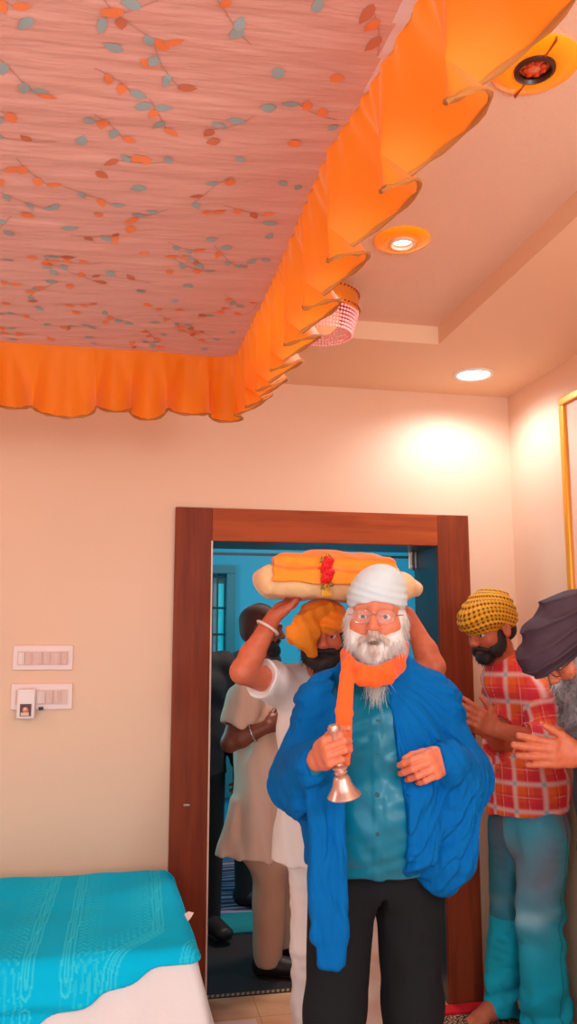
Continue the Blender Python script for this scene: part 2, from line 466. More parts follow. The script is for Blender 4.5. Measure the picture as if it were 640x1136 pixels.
# inlaid tile and border in the doorway
b = MB(); c0 = V(1.16, 3.72, 0)
b.add([(1.02, 3.66, .0015), (1.30, 3.66, .0015), (1.24, 3.77, .0015), (.96, 3.77, .0015)], [(0, 1, 2, 3)])
b.box((.72, 3.40, 0), (.722, 3.401, .001))
struct(b.build('trim_1', mat('green_inlay', (30, 72, 72), .3)))
b = MB(); b.box((OL, D+WT-.045, 0), (OR, D+WT-.012, .004), 0)
for i in range(46):
    x = OL+.01+i*.0222; b.add([(x, D+WT-.042, .0045), (x+.012, D+WT-.042, .0045), (x+.018, D+WT-.016, .0045), (x+.006, D+WT-.016, .0045)], [(0, 1, 2, 3)], 1)
struct(b.build('trim_2', [mat('threshold_dark', (48, 30, 26), .4), mat('threshold_light', (190, 140, 112), .4)]))
# pale tile lying in the floor before the door
struct(MB().box((.36, 3.32, -.01), (.58, 3.58, .0015)).build('trim_3', mat('pale_tile', (236, 190, 178), .25)))

# door casing: wide veneered boards
def wood(name, rgb, dk, along):
    m = mat(name, rgb, .5, spec=.15); nt = m.node_tree; bs = nt.nodes['Principled BSDF']
    tc = nt.nodes.new('ShaderNodeTexCoord'); mp = nt.nodes.new('ShaderNodeMapping'); mp.inputs['Scale'].default_value = along
    n = nt.nodes.new('ShaderNodeTexNoise'); n.inputs['Scale'].default_value = 6; n.inputs['Detail'].default_value = 6; n.inputs['Distortion'].default_value = .6
    r = nt.nodes.new('ShaderNodeValToRGB'); r.color_ramp.elements[0].color = (*s2l(dk), 1); r.color_ramp.elements[1].color = (*s2l(rgb), 1)
    r.color_ramp.elements[0].position = .3; r.color_ramp.elements[1].position = .62
    nt.links.new(tc.outputs['Object'], mp.inputs['Vector']); nt.links.new(mp.outputs['Vector'], n.inputs['Vector']); nt.links.new(n.outputs['Fac'], r.inputs['Fac']); nt.links.new(r.outputs['Color'], bs.inputs['Base Color'])
    return m
wv = wood('veneer_upright', (140, 58, 30), (116, 46, 26), (5, 5, .35)); wh = wood('veneer_cross_lit', (178, 78, 34), (150, 62, 28), (.35, 5, 5))  # cross board is lighter: the downlight's brightness is put into its colour
dr = struct(empty('door_1', ((FL+FR)/2, D, 0)))
MB().box((FL, D-.028, 0), (OL+.003, D+.001, FZ), 0, .003).build('casing', wv, dr)
MB().box((OR-.003, D-.028, 0), (FR, D+.001, FZ), 0, .003).build('casing', wv, dr)
MB().box((OL+.003, D-.028, OZ), (OR-.003, D+.001, FZ), 0, .003).build('casing', wh, dr)
rev = mat('reveal_laminate', (38, 66, 80), .35, spec=.5)
b = MB(); b.box((FL+.02, D, 0), (OL, D+WT, OZ)); b.box((OR, D, 0), (FR-.02, D+WT, OZ)); b.box((FL+.02, D, OZ), (FR-.02, D+WT, FZ-.02)); b.build('reveal', rev, dr)
edge = mat('door_edge', (232, 190, 170), .4)
MB().box((OL-.001, D-.032, 0), (OL+.006, D-.026, OZ), 0, .001).build('edge_strip', edge, dr)
p = at(207, 893, D-.028); b = MB().box(p+V(-.013, -.005, -.0045), p+V(.013, .001, .0045), 0, .0035); s_ = b.build('screw_cap', mat('cap_grey', (190, 150, 140), .4), dr)
# tower bolt bracket at the head of the opening
p = at(457, 620, D+WT-.03); m_st = mat('bolt_steel', (225, 190, 170), .35, metal=.4)
b = MB(); b.box(p+V(-.020, -.012, -.05), p+V(.020, .0, .035), 0, .004); b.box(p+V(-.012, -.02, -.045), p+V(.012, -.012, -.03), 0, .003); b.box(p+V(-.012, -.02, .015), p+V(.012, -.012, .03), 0, .003)
b.tube([p+V(0, -.02, -.06), p+V(0, -.02, .06)], .006, 10, 1); b.build('bolt', [m_st, mat('bolt_dark', (70, 60, 60), .4)], dr)
b = MB().box((OL, D+WT-.012, OZ-.03), (OR, D+WT, OZ-.018), 0, .001); b.build('stop_strip', rev, dr)

# ------------------------------------------------------------------ hall behind the door
teal = mat('hall_teal_paint', (0, 146, 184), .5, var=.06, vscale=1)
HY = 6.0
struct(MB().box((-.9, HY, -.05), (.42, HY+.12, 2.9)).box((.76, HY, -.05), (2.8, HY+.12, 2.9)).box((.42, HY, 2.02), (.76, HY+.12, 2.9)).box((.42, HY, -.05), (.76, HY+.12, .45)).build('wall_hall_back', teal))
struct(MB().box((2.7, D+WT, -.05), (2.8, HY, 2.9)).build('wall_hall_right', teal))
struct(MB().box((-.9, D+WT, -.05), (-.8, HY, 2.9)).build('wall_hall_left', teal))
struct(MB().box((-.9, D+WT, 2.85), (2.8, HY+.12, 2.95)).build('ceiling_hall', teal))
# the hall side of the dividing wall is wall_back itself
wn = struct(empty('window_1', (.6, HY, 1.2)))
fm = mat('window_frame_teal', (30, 110, 130), .45); gm = mat('grille_dark', (24, 60, 72), .45); gl = mat('window_glass', (150, 205, 215), .15, trans=.0, spec=.5)
b = MB(); 
for lo, hi in (((.36, HY-.03, 2.0), (.80, HY+.05, 2.06)), ((.36, HY-.03, .42), (.80, HY+.05, .48)), ((.36, HY-.03, .48), (.43, HY+.05, 2.0)), ((.735, HY-.03, .48), (.80, HY+.05, 2.0))): b.box(lo, hi, 0, .006)
b.build('window_frame', fm, wn)
b = MB(); b.box((.43, HY+.07, .46), (.75, HY+.08, 2.01)); b.build('pane', mat('frosted_pane', (105, 140, 150), .35), wn)
b = MB().box((.685, HY+.055, 1.1), (.725, HY+.068, 1.93)); b.build('bright_gap', mat('daylight_gap', (40, 200, 220), .4, emit=(20, 190, 215), estr=.35), wn)
for x in (.47, .545, .632, .672): MB().tube([(x, HY+.01, .5), (x, HY+.01, 2.02)], .008, 6).build('grille_bar', gm, wn)
for z in (1.98, 1.75, 1.56, 1.2, .9): MB().tube([(.44, HY+.005, z), (.73, HY+.005, z)], .008, 6).build('grille_rail', gm, wn)
# carpet runner of the hall
def carpet_mat():
    m = mat('hall_carpet', (92, 78, 100), .9); nt = m.node_tree; bs = nt.nodes['Principled BSDF']; tc = nt.nodes.new('ShaderNodeTexCoord')
    mp = nt.nodes.new('ShaderNodeMapping'); mp.inputs['Scale'].default_value = (.55, 3.2, 1); w = nt.nodes.new('ShaderNodeTexWave'); w.wave_type = 'BANDS'; w.bands_direction = 'Y'
    w.inputs['Scale'].default_value = 1.6; w.inputs['Distortion'].default_value = 9; w.inputs['Detail'].default_value = 3; w.inputs['Detail Scale'].default_value = 1.5
    r = nt.nodes.new('ShaderNodeValToRGB'); r.color_ramp.elements[0].color = (*s2l((58, 50, 68)), 1); r.color_ramp.elements[1].color = (*s2l((158, 138, 165)), 1); r.color_ramp.elements[0].position = .45; r.color_ramp.elements[1].position = .95
    nt.links.new(tc.outputs['Object'], mp.inputs['Vector']); nt.links.new(mp.outputs['Vector'], w.inputs['Vector']); nt.links.new(w.outputs['Fac'], r.inputs['Fac']); nt.links.new(r.outputs['Color'], bs.inputs['Base Color']); return m
cp = tag(MB().box((-.5, 4.86, 0), (2.2, 5.95, .012), 0, .004).build('hall_carpet', carpet_mat()), 'grey purple patterned carpet on the dark hall floor beyond the doorway', 'carpet')
MB().box((-.5, 4.55, 0), (2.2, 4.86, .011), 0, .003).build('carpet_border', mat('carpet_border_teal', (14, 120, 128), .8), cp)

# ------------------------------------------------------------------ fittings on the walls
ivory = mat('switch_ivory', (240, 205, 195), .35, spec=.5); ivd = mat('switch_rocker', (226, 180, 165), .35)
def plate(x0, y0, x1, y1, label, keys):
    a = at(x0, y0, D); c = at(x1, y1, D); o = empty('switch_plate', ((a[0]+c[0])/2, D, (a[2]+c[2])/2), label, 'switch plate', 'ivory switch plates on the wall')
    w, h = c[0]-a[0], a[2]-c[2]
    MB().box((a[0], D-.012, c[2]), (c[0], D, a[2]), 0, .004).build('plate', ivory, o)
    MB().box((a[0]+w*.08, D-.0145, c[2]+h*.2), (c[0]-w*.08, D-.011, a[2]-h*.24), 0, .001).build('module_bed', ivd, o)
    for i, (u0, u1) in enumerate(keys):
        q = MB(); x0_, x1_ = a[0]+w*u0, a[0]+w*u1; z0_, z1_ = c[2]+h*.25, a[2]-h*.29
        m = (x0_+x1_)/2; y0_ = D-.0165
        q.add([(x0_, y0_, z0_), (m, y0_-.001, z0_), (x1_, y0_-.006, z0_), (x0_, y0_, z1_), (m, y0_-.001, z1_), (x1_, y0_-.006, z1_), (x0_, D-.013, z0_), (x1_, D-.013, z0_), (x0_, D-.013, z1_), (x1_, D-.013, z1_)],
              [(0, 1, 4, 3), (1, 2, 5, 4), (0, 3, 8, 6), (2, 7, 9, 5), (3, 4, 5, 9, 8), (0, 6, 7, 2, 1)])
        q.build('rocker_switch', ivory if i == 0 else ivd, o)
    return o
plate(15, 716, 80.5, 743, 'upper ivory switch plate on the peach wall, nothing plugged in', [(.10, .20), (.21, .32), (.38, .49), (.50, .62), (.70, .80), (.81, .91)])
plate(13, 758.5, 80, 786.5, 'lower ivory switch plate with a small white plug-in device', [(.42, .55), (.57, .68), (.69, .80)])
a = at(20, 764, D-.03); c = at(38.5, 797, D-.03)
pl = empty('plug_in_device', ((a[0]+c[0])/2, D-.03, c[2]), 'small white plug-in device with a tiny picture, stuck in the lower switch plate', 'plug-in device')
MB().box((a[0], D-.055, c[2]), (c[0], D-.012, a[2]), 0, .010).build('housing', mat('device_white', (242, 215, 208), .4), pl)
w = c[0]-a[0]; h = a[2]-c[2]; x0, z0 = a[0]+w*.2, c[2]+h*.1
b = MB(); b.box((x0, D-.0575, z0), (x0+w*.62, D-.054, z0+h*.40), 0); b.lathe([(0, .0005), (w*.17, .0005), (w*.17, 0)], 16, 1, (x0+w*.30, D-.0575, z0+h*.2), (0, -1, 0)); b.box((x0+w*.05, D-.0582, z0+h*.02), (x0+w*.5, D-.057, z0+h*.12), 2); b.lathe([(0, .001), (w*.09, .001), (w*.09, 0)], 12, 2, (x0+w*.28, D-.0575, z0+h*.24), (0, -1, 0))
b.build('picture', [mat('pic_dark', (92, 40, 30), .4), mat('pic_orange', (226, 98, 40), .4), mat('pic_pale', (232, 180, 160), .4)], pl)
MB().box((c[0]+.012, D-.022, c[2]+h*.26), (c[0]+.030, D-.010, c[2]+h*.37), 0, .002).build('plug_tab', mat('tab_black', (40, 32, 30), .4), pl)

# gilt picture frame on the right wall
fy0, fy1, fz0, fz1 = 2.25, 3.05, 1.05, 2.535
pf = empty('picture_frame', (XW, (fy0+fy1)/2, fz0), 'tall gilt framed picture on the right wall above the dark turban', 'picture frame')
gold = mat('gilt', (236, 150, 30), .35, metal=.3, spec=.5)
for nme, lo, hi in (('frame_rail', (XW-.025, fy0, fz1-.035), (XW, fy1, fz1)), ('frame_rail', (XW-.025, fy0, fz0), (XW, fy1, fz0+.035)), ('frame_rail', (XW-.025, fy1-.035, fz0+.035), (XW, fy1, fz1-.035)), ('frame_rail', (XW-.025, fy0, fz0+.035), (XW, fy0+.035, fz1-.035))):
    MB().box(lo, hi, 0, .006).build(nme, gold, pf)
MB().box((XW-.010, fy0+.03, fz0+.03), (XW-.001, fy1-.03, fz1-.03)).build('print', mat('frame_print', (238, 190, 165), .25, var=.05, vscale=3), pf)

# ------------------------------------------------------------------ lights in the ceiling
def downlight(p, r, label, ring, name='recessed_light'):
    o = empty(name, p, label, 'ceiling light', 'round recessed lights in the ceiling')
    return o
glowm = mat('lamp_glow', (255, 255, 255), .4, emit=(255, 250, 245), estr=5.0)
orng = mat('orange_ring', (255, 150, 8), .25, spec=.5, coat=.3, emit=(255, 130, 0), estr=.25); ringd = mat('ring_dark', (70, 32, 22), .35)
p = atz(525, 415, ZC); o = downlight(p, .08, 'lit white round downlight in the lower ceiling by the corner', None)
MB().lathe([(.070, -.006), (.078, -.010), (.086, -.006), (.088, .004), (.070, .004)], 40, 0, p).build('rim', mat('light_rim', (240, 225, 215), .4), o, True)
MB().lathe([(0, -.005), (.071, -.004), (.071, 0)], 40, 0, p).build('diffuser', glowm, o, True)
def ring_light(p, r, label, lit):
    o = downlight(p, r, label, None)
    MB().lathe([(r*.42, -.010), (r*.60, -.013), (r*.92, -.009), (r, -.004), (r, .004), (r*.42, .004)], 48, 0, p).build('orange_disc', orng, o, True)
    MB().lathe([(r*.34, -.012), (r*.38, -.019), (r*.46, -.016), (r*.47, -.008), (r*.34, -.004)], 40, 0, p).build('inner_ring', ringd if not lit else mat('ring_pale', (235, 190, 160), .3), o, True)
    b = MB(); b.lathe([(0, -.012), (r*.2, -.010), (r*.35, -.004)], 32, 0, p); 
    if not lit:
        for k in range(7):
            a = k*.9; b.lathe([(0, -.016), (r*.07, -.013), (r*.085, -.008)], 10, 1, p+V(math.cos(a)*r*.2, math.sin(a)*r*.2, 0))
    b.build('lens', [mat('lens_amber', (228, 120, 80), .15, spec=.6) if not lit else glowm, mat('lens_red', (200, 60, 20), .2)], o, True)
    if not lit:
        b = MB(); sm = mat('seam_brown', (176, 78, 10), .4); b.box(p+V(-r*.015, r*.46, -.0145), p+V(r*.015, r*.99, -.004)); b.build('seam', sm, o); MB().box(p+V(-r*.015, -r*.99, -.0145), p+V(r*.015, -r*.46, -.004)).build('seam', sm, o)
ring_light(atz(593, 72, ZT), .094, 'upper orange disc ceiling light, with a dark ring round an unlit lens', False)
ring_light(atz(446, 266, ZT), .088, 'orange disc ceiling light beside the frill, its small white lens lit', True)
# ------------------------------------------------------------------ canopy with its frill
CZ = 2.5
EDGE = np.array([[.2, .455], [.8, .432], [1.05, .411], [1.294, .394], [1.442, .371], [2.09, .370], [2.70, .352]])
def edgeX(y): return np.interp(y, EDGE[:, 0], EDGE[:, 1])
def can_z(x, y):
    p = np.stack([x, y, 0*x], 1)
    r = np.clip((y-.3)/2.4, 0, 1)
    return CZ-.028*np.sin(np.pi*np.clip((x+1.6)/2.0, 0, 1))*np.sin(np.pi*r)+.0030*wob(p, (2.2, 9, 1), 31, 5)+.0016*wob(p, (5, 26, 1), 32, 4)*np.clip(wob(p, (.8, 2.5, 1), 33)+.5, 0, 1)+.004*wob(p, (2, 4, 1), 34)
def canopy():
    root = empty('canopy', (-.6, 1.5, CZ), 'flat pink fabric canopy printed with leaves, edged by an orange frill', 'canopy')
    nx, ny = 190, 300
    ys = np.linspace(.22, 2.70, ny); us = np.concatenate([np.linspace(0, .962, nx-10), np.linspace(.962, 1, 11)[1:]])
    Yg, Ug = np.meshgrid(ys, us, indexing='ij'); Xg = -1.6+(edgeX(Yg)+1.6)*Ug
    x, y = Xg.ravel(), Yg.ravel(); z = can_z(x, y)
    v = np.stack([x, y, z], 1); n = len(v); top = v+V(0, 0, .003)
    i, j = np.meshgrid(np.arange(ny-1), np.arange(nx-1), indexing='ij'); a = (i*nx+j).ravel()
    q = np.stack([a, a+nx, a+nx+1, a+1], 1); F = np.concatenate([q, q[:, ::-1]+n]); v = np.concatenate([v, top])
    mid = np.zeros(len(F), int)
    cx = v[F].mean(1); jj = np.concatenate([j.ravel()]*2); band = (jj-(nx-10) > 9*np.clip((cx[:, 1]-.75)/.62, 0, 1)**.7)&(cx[:, 1] < 1.37); mid[band] = 1
    # printed leaves and vines, part of the same cloth
    LV, LF, LM = [], [], []; o = len(v)
    def leaf(px, py, ang, ln, w, m):
        nonlocal o
        t = np.array([0, .15, .4, .7, 1.0]); hw = np.array([.0, .7, 1.0, .72, .0])*w
        ca, sa = math.cos(ang), math.sin(ang); xs = []; 
        for k, (tt, h) in enumerate(zip(t, hw)):
            for s in ((0,) if h == 0 else (-1, 1)): xs.append(((tt-.5)*ln, s*h))
        xs = np.array(xs); X = px+xs[:, 0]*ca-xs[:, 1]*sa; Y = py+xs[:, 0]*sa+xs[:, 1]*ca
        if (X > edgeX(Y)-.004).any() or (Y > 2.69).any(): return
        LV.append(np.stack([X, Y, can_z(X, Y)-.0016], 1))
        for f in ((0, 1, 2, 2), (1, 3, 4, 2), (3, 5, 6, 4), (5, 7, 6, 6)): LF.append([o+g for g in f]); LM.append(m)
        o += 8
    def vine(px, py, ang, ln):
        nonlocal o
        k = 9; t = np.linspace(0, 1, k); bend = random.uniform(-.9, .9); aa = ang+bend*t
        X = px+np.concatenate([[0], np.cumsum(np.cos(aa[:-1]))])*ln/k; Y = py+np.concatenate([[0], np.cumsum(np.sin(aa[:-1]))])*ln/k
        if (X > edgeX(Y)-.01).any() or (Y > 2.68).any(): return
        w = .0011; nX, nY = -np.sin(aa)*w, np.cos(aa)*w
        A = np.stack([X+nX, Y+nY, can_z(X, Y)-.0013], 1); B = np.stack([X-nX, Y-nY, can_z(X, Y)-.0013], 1)
        LV.append(np.concatenate([A, B]))
        for c in range(k-1): LF.append([o+c, o+c+1, o+k+c+1, o+k+c]); LM.append(5)
        o += 2*k
        for c in (3, 6, 8):
            s = 1 if c % 4 else -1
            leaf(X[c]+s*nX[c]*9, Y[c]+s*nY[c]*9, aa[c]+s*.8, random.uniform(.026, .038), random.uniform(.0075, .011), random.choice([2, 2, 3, 3, 4]))
    for gx in np.arange(-1.5, .42, .155):
        for gy in np.arange(.3, 2.68, .155):
            vine(gx+random.uniform(-.05, .05), gy+random.uniform(-.05, .05), random.choice([.5, 2.5, 1.0, -.6, 3.6])+random.uniform(-.5, .5), random.uniform(.10, .17))
            leaf(gx+random.uniform(-.07, .07), gy+random.uniform(-.07, .07), random.uniform(0, 6.28), random.uniform(.028, .042), random.uniform(.009, .013), random.choice([2, 2, 3, 3, 4]))
            leaf(gx+random.uniform(-.07, .07), gy+random.uniform(-.07, .07), random.uniform(0, 6.28), random.uniform(.024, .036), random.uniform(.008, .012), random.choice([2, 2, 3]))
    v = np.concatenate([v]+LV); Fa = np.concatenate([F, np.array(LF)]); mid = np.concatenate([mid, np.array(LM)])
    cl = mat('canopy_cloth', (214, 152, 136), .7, sheen=.2, var=.05, vscale=2.5, bump=(5, .9, (1.1, 7, 1)))
    mats_ = [cl, mat('canopy_border', (222, 190, 186), .7), mat('leaf_grey', (152, 164, 164), .7), mat('leaf_orange', (236, 128, 74), .7), mat('leaf_rust', (196, 108, 76), .7), mat('vine_brown', (192, 134, 116), .7)]
    mesh_np('canopy_cloth', v, [tuple(dict.fromkeys(q)) for q in Fa.tolist()], mats_, root, True, mid)
    # frill along the back edge, round the corner and along the right edge
    path = []; 
    for X in np.arange(-1.6, .30, .0055): path.append((X, 2.70, 0, 1, 0))
    for k in range(15):
        a = math.pi/2*(1-(k+.5)/15); path.append((.30+.052*math.cos(a), 2.648+.052*math.sin(a), math.cos(a), math.sin(a), .5))
    for Y in np.arange(2.64, .20, -.0055): path.append((float(edgeX(Y)), Y, 1, 0, 1))
    P = np.array(path); N = len(P); s = np.concatenate([[0], np.cumsum(np.hypot(*np.diff(P[:, :2], axis=0).T))])
    sc_ = 1.90
    nt = 22; t = np.linspace(0, 1, nt)
    side = np.convolve(np.pad(P[:, 4], 20, 'edge'), np.ones(41)/41, 'valid')
    # back: narrow gathers; right: broad flaring folds
    Yp = P[:, 1]
    fb = 2*np.pi*s/.135+1.3*np.sin(s*7.0)+.8*np.sin(s*16)
    kY = np.array([.2, .60, .86, 1.0, 1.16, 1.33, 1.47, 1.60, 1.80, 2.0, 2.2, 2.4, 2.75])
    lob = np.array([0, 1, 1, .0, .55, 1, .25, .9, .2, .6, .1, .7, .2])
    big = np.interp(Yp, kY, lob); big = np.convolve(np.pad(big, 6, 'edge'), np.ones(13)/13, 'valid')
    tipY = np.array([.30, .58, .86, 1.09, 1.34, 1.58, 1.80, 2.0, 2.2, 2.4, 2.58, 2.75]); fr = np.pi/2+2*np.pi*np.interp(Yp, tipY, np.arange(len(tipY))[::-1])
    fine = 2*np.pi*s/.055+1.4*np.sin(s*17)
    G = np.zeros((N, nt, 3))
    T_ = np.stack([P[:, 3], -P[:, 2], 0*s], 1); Nn = np.stack([P[:, 2], P[:, 3], 0*s], 1)
    for j, tt in enumerate(t):
        ob = .045*tt+.044*tt*np.sin(fb)+.006*np.sin(fine)*tt**.5*(1-.4*tt); db = .212*tt+.014*tt*np.sin(fb*.5+1)+.010*tt*np.sin(s*2.3)
        lb = -.022*tt*np.cos(fb)
        orr = (.056+.056*np.sin(fr))*tt**1.1+.004*np.sin(fine)*(1-tt); dr_ = (.20-.035*np.sin(fr+.3))*tt**.95+.012*tt*np.sin(s*3.1)
        lr = -(np.interp(Yp, [.8, 1.0, 1.24, 1.6, 2.0], [.055, .062, .068, .058, .045])*np.cos(fr))*tt**1.3
        o_ = ob*(1-side)+orr*side; d_ = db*(1-side)+dr_*side; l_ = lb*(1-side)+lr*side
        G[:, j] = np.stack([P[:, 0], P[:, 1], can_z(P[:, 0], P[:, 1])+.004], 1)+Nn*o_[:, None]-V(0, 0, 1)*d_[:, None]+T_*l_[:, None]
    v = G.reshape(-1, 3); i, j = np.meshgrid(np.arange(N-1), np.arange(nt-1), indexing='ij'); a = (i*nt+j).ravel(); F = np.stack([a, a+1, a+nt+1, a+nt], 1)
    fm_ = mat('frill_orange', (255, 132, 4), .6, sheen=.3)
    nt_ = fm_.node_tree; bs = nt_.nodes['Principled BSDF']; tr = nt_.nodes.new('ShaderNodeBsdfTranslucent'); tr.inputs[0].default_value = (*s2l((255, 150, 10)), 1)
    mxs = nt_.nodes.new('ShaderNodeMixShader'); mxs.inputs[0].default_value = .35; out = nt_.nodes['Material Output']
    nt_.links.new(bs.outputs[0], mxs.inputs[1]); nt_.links.new(tr.outputs[0], mxs.inputs[2]); nt_.links.new(mxs.outputs[0], out.inputs[0])
    fr_o = mesh_np('frill', v, F, fm_, root, True)
    b = MB(); hem = G[:, -1][::2]; b.tube(list(hem), [.0042+.0018*math.sin(k*1.9) for k in range(len(hem))], 5); b.build('lace_trim', mat('lace_bronze', (176, 104, 44), .6), fr_o, True)
    hem2 = (G[:, -1]*.965+G[:, -2]*.035)[::2]
    return root
canopy()

# ------------------------------------------------------------------ hanging crystal light behind the frill
def chandelier():
    c = V(.640, 2.60, 0); root = empty('beaded_chandelier', c+V(0, 0, ZT), 'small round gold ceiling chandelier with pink bead fringe, half behind the frill', 'chandelier')
    g = mat('chandelier_gold', (236, 140, 48), .3, metal=.45); gd = mat('chandelier_red', (176, 62, 30), .4); pk = mat('bead_pink', (244, 170, 170), .15, spec=.7, emit=(255, 150, 140), estr=.12)
    MB().lathe([(0, 0), (.055, 0), (.06, -.012), (.05, -.02), (0, -.02)], 32, 0, c+V(0, 0, ZT)).build('ceiling_rose', g, root, True)
    MB().lathe([(.045, -.018), (.085, -.028), (.108, -.045), (.112, -.055), (.105, -.055), (.08, -.036), (.04, -.026)], 40, 0, c+V(0, 0, ZT)).build('dome', g, root, True)
    MB().lathe([(.108, -.052), (.122, -.055), (.124, -.120), (.118, -.124), (.108, -.120)], 48, 0, c+V(0, 0, ZT)).build('band', g, root, True)
    b = MB()
    for zz in (-.060, -.114):
        for k in range(48):
            a = 2*math.pi*k/48; b.lathe([(0, .004), (.004, .002), (.0045, -.001), (0, -.004)], 6, 0, c+V(math.cos(a)*.125, math.sin(a)*.125, ZT+zz))
    o = b.build('stud_row', gd, root, True); o['kind'] = 'stuff'
    b = MB()
    for k in range(56):
        a = 2*math.pi*k/56
        for i in range(7):
            r = .118-.0032*i; b.lathe([(0, .0055), (.0042, .003), (.0052, 0), (.0042, -.003), (0, -.0055)], 6, 0, c+V(math.cos(a)*r, math.sin(a)*r, ZT-.128-i*.0115))
    o = b.build('bead_fringe', pk, root, True); o['kind'] = 'stuff'
    MB().lathe([(0, -.19), (.03, -.185), (.055, -.16), (.06, -.12), (.04, -.07)], 24, 0, c+V(0, 0, ZT)).build('glass_bowl', mat('bowl_glass', (250, 190, 150), .3, spec=.5, emit=(255, 170, 110), estr=.3), root, True)
chandelier()

# ------------------------------------------------------------------ draped platform and turquoise cloth
PZ = .62; PX0, PX1, PY0, PY1 = -1.25, .212, 2.60, 3.47
def plat_fn(o=0.0, fold=1.0):
    c2 = V((PX0+PX1)/2, (PY0+PY1)/2); h2 = V((PX1-PX0)/2, (PY1-PY0)/2)
    def fn(p):
        dz = np.clip(PZ-p[:, 2], 0, 1)
        wv_ = np.sin(p[:, 0]*26+2*np.sin(p[:, 0]*7)+p[:, 1]*22)*.5+.5
        fl = dz*.085+fold*(dz*.055*wv_)
        top = .006*wob(p, (2.2, 2.2, 1), 41)
        q0 = np.abs(p[:, 0]-c2[0])-(h2[0]+fl*1.6+(.030+.10*dz)*np.clip((3.47-p[:, 1])/.87, 0, 1))+.035; q1 = np.abs(p[:, 1]-c2[1])-(h2[1]+np.where(p[:, 1] > c2[1], 0, fl))+.035
        q2 = p[:, 2]-PZ-top+.035
        m = np.stack([q0, q1, q2], 1)
        return (np.sqrt((np.maximum(m, 0)**2).sum(1))+np.minimum(m.max(1), 0)-.035-o)*.85
    return fn
def platform():
    root = empty('platform', ((PX0+PX1)/2, (PY0+PY1)/2, 0), 'low platform against the wall under a white sheet that hangs to the floor', 'platform')
    b = MB(); b.box((PX0+.05, PY0+.05, .10), (PX1-.06, PY1-.03, PZ-.06), 0, .01)
    b.build('bed_base', mat('bed_wood', (120, 70, 45), .5), root)
    for xx in (PX0+.09, PX1-.10):
        for yy in (PY0+.09, PY1-.07): MB().box((xx-.03, yy-.03, 0), (xx+.03, yy+.03, .12), 0, .004).build('leg', mat('bed_wood', (120, 70, 45), .5), root)
    S = Sculpt(); S.add(plat_fn(), .01); S.clip((0, 0, .012), (0, 0, -1), .004)
    S.disp = lambda p: .004*wob(p, (4, 4, 3), 43)*np.clip((PZ-.1-p[:, 2])*9, 0, 1); S.amp = .006
    sculpt_obj('white_sheet', S, .006, (PX0-.25, PY0-.25, -.03), (PX1+.25, PY1+.05, PZ+.06), mat('white_cotton', (230, 219, 217), .8, bump=(60, .12, (1, 1, 1))), root)
    # cloth
    T = Sculpt(); T.add(plat_fn(.016, 1.0), .01)
    a = at(224, 1063, 2.52); c = at(85, 1136, 2.47)
    k = (a[2]-c[2])/(a[0]-c[0])
    T.add(lambda p: (np.clip(a[2]+k*(p[:, 0]-a[0])+.010*wob(p, (6, 6, 6), 45), .18, PZ-.025)-p[:, 2])*.8+(p[:, 1] > 2.9)*np.clip((p[:, 1]-2.9)*.0, 0, 1), .008, 2)
    n3 = nrm(V(1, .0, 0)); 
    # rumple where it turns over the front edge
    T.add(plat_fn(.003, 1.0), .002, -1)
    P0 = plat_fn(0.0)
    def cd(p):
        fr_ = np.clip((2.75-p[:, 1])*8, 0, 1); s_ = p[:, 2]+.10*p[:, 0]+.012*np.sin(p[:, 0]*11)
        fr_ = fr_*(P0(p) > .009)
        return -.010*fr_*np.exp(-((s_-.50)/.022)**2)+.008*fr_*np.exp(-((s_-.462)/.016)**2)-.006*fr_*np.exp(-((s_-.40+.12*p[:, 0])/.02)**2)
    T.disp = cd; T.amp = .012; S_d = None
    zt = PZ+.012
    def U(pts): return np.array([atz(x, y, zt)[:2] for x, y in pts])
    def Fp(pts): return np.array([at(x, y, 2.53)[[0, 2]] for x, y in pts])
    lines = [(U([(66, 968), (48, 1018), (30, 1069)]), -1), (U([(94, 968), (84, 1018), (74, 1066)]), 1), (U([(172, 968), (174, 1005), (176, 1033), (120, 1064), (60, 1090), (-40, 1118)]), -1), (U([(221, 1036), (205, 1058), (178, 1076)]), 1), (U([(-20, 968), (-60, 1040)]), -1)]
    def col(v):
        base = np.array(s2l((0, 182, 222))); lt = np.array(s2l((58, 206, 226))); m = np.zeros(len(v))
        p2 = v[:, :2]
        for L, sd in lines:
            best = np.full(len(v), 9.0); sgn = np.zeros(len(v)); al = np.zeros(len(v)); acc = 0
            for q in range(len(L)-1):
                a_, b_ = L[q], L[q+1]; d = b_-a_; ln = np.linalg.norm(d); t = np.clip(((p2-a_)@d)/ln**2, 0, 1); r = p2-a_-t[:, None]*d; dd = np.hypot(*r.T); w_ = dd < best
                best[w_] = dd[w_]; sgn[w_] = np.sign(d[0]*r[:, 1]-d[1]*r[:, 0])[w_]; al[w_] = (acc+t*ln)[w_]; acc += ln
            m = np.maximum(m, (np.abs(best-.004) < .0022)*.8); m = np.maximum(m, (np.abs(best-.015) < .0022)*.8*1)
            b2 = best*np.where(sgn == sd, 1, -1)
            lf = (b2 > .020)&(b2 < .092); u = al/.030; w_ = (b2-.022)/.024
            leafm = ((np.abs((u % 1)-.5-.28*np.sin(w_*6.28)) < .17)&((w_ % 1) > .12))*lf*.62*(np.sin(u*1.0)*0+1)
            m = np.maximum(m, leafm*np.clip(1.3-b2/.09, .2, 1))
        m = m[:, None]
        return base*(1-m)+lt*m
    cl = empty('turquoise_cloth', (-.4, 3.0, PZ), 'turquoise cloth with woven leaf borders, spread over the white-sheeted platform', 'cloth')
    sculpt_obj('spread', T, .0042, (PX0-.2, PY0-.25, .15), (PX1+.2, PY1+.06, PZ+.07), mat('turquoise_cotton', attr='Col', rough=.85, spec=.1, bump=(160, .1, (1, 1, 1))), cl, col)
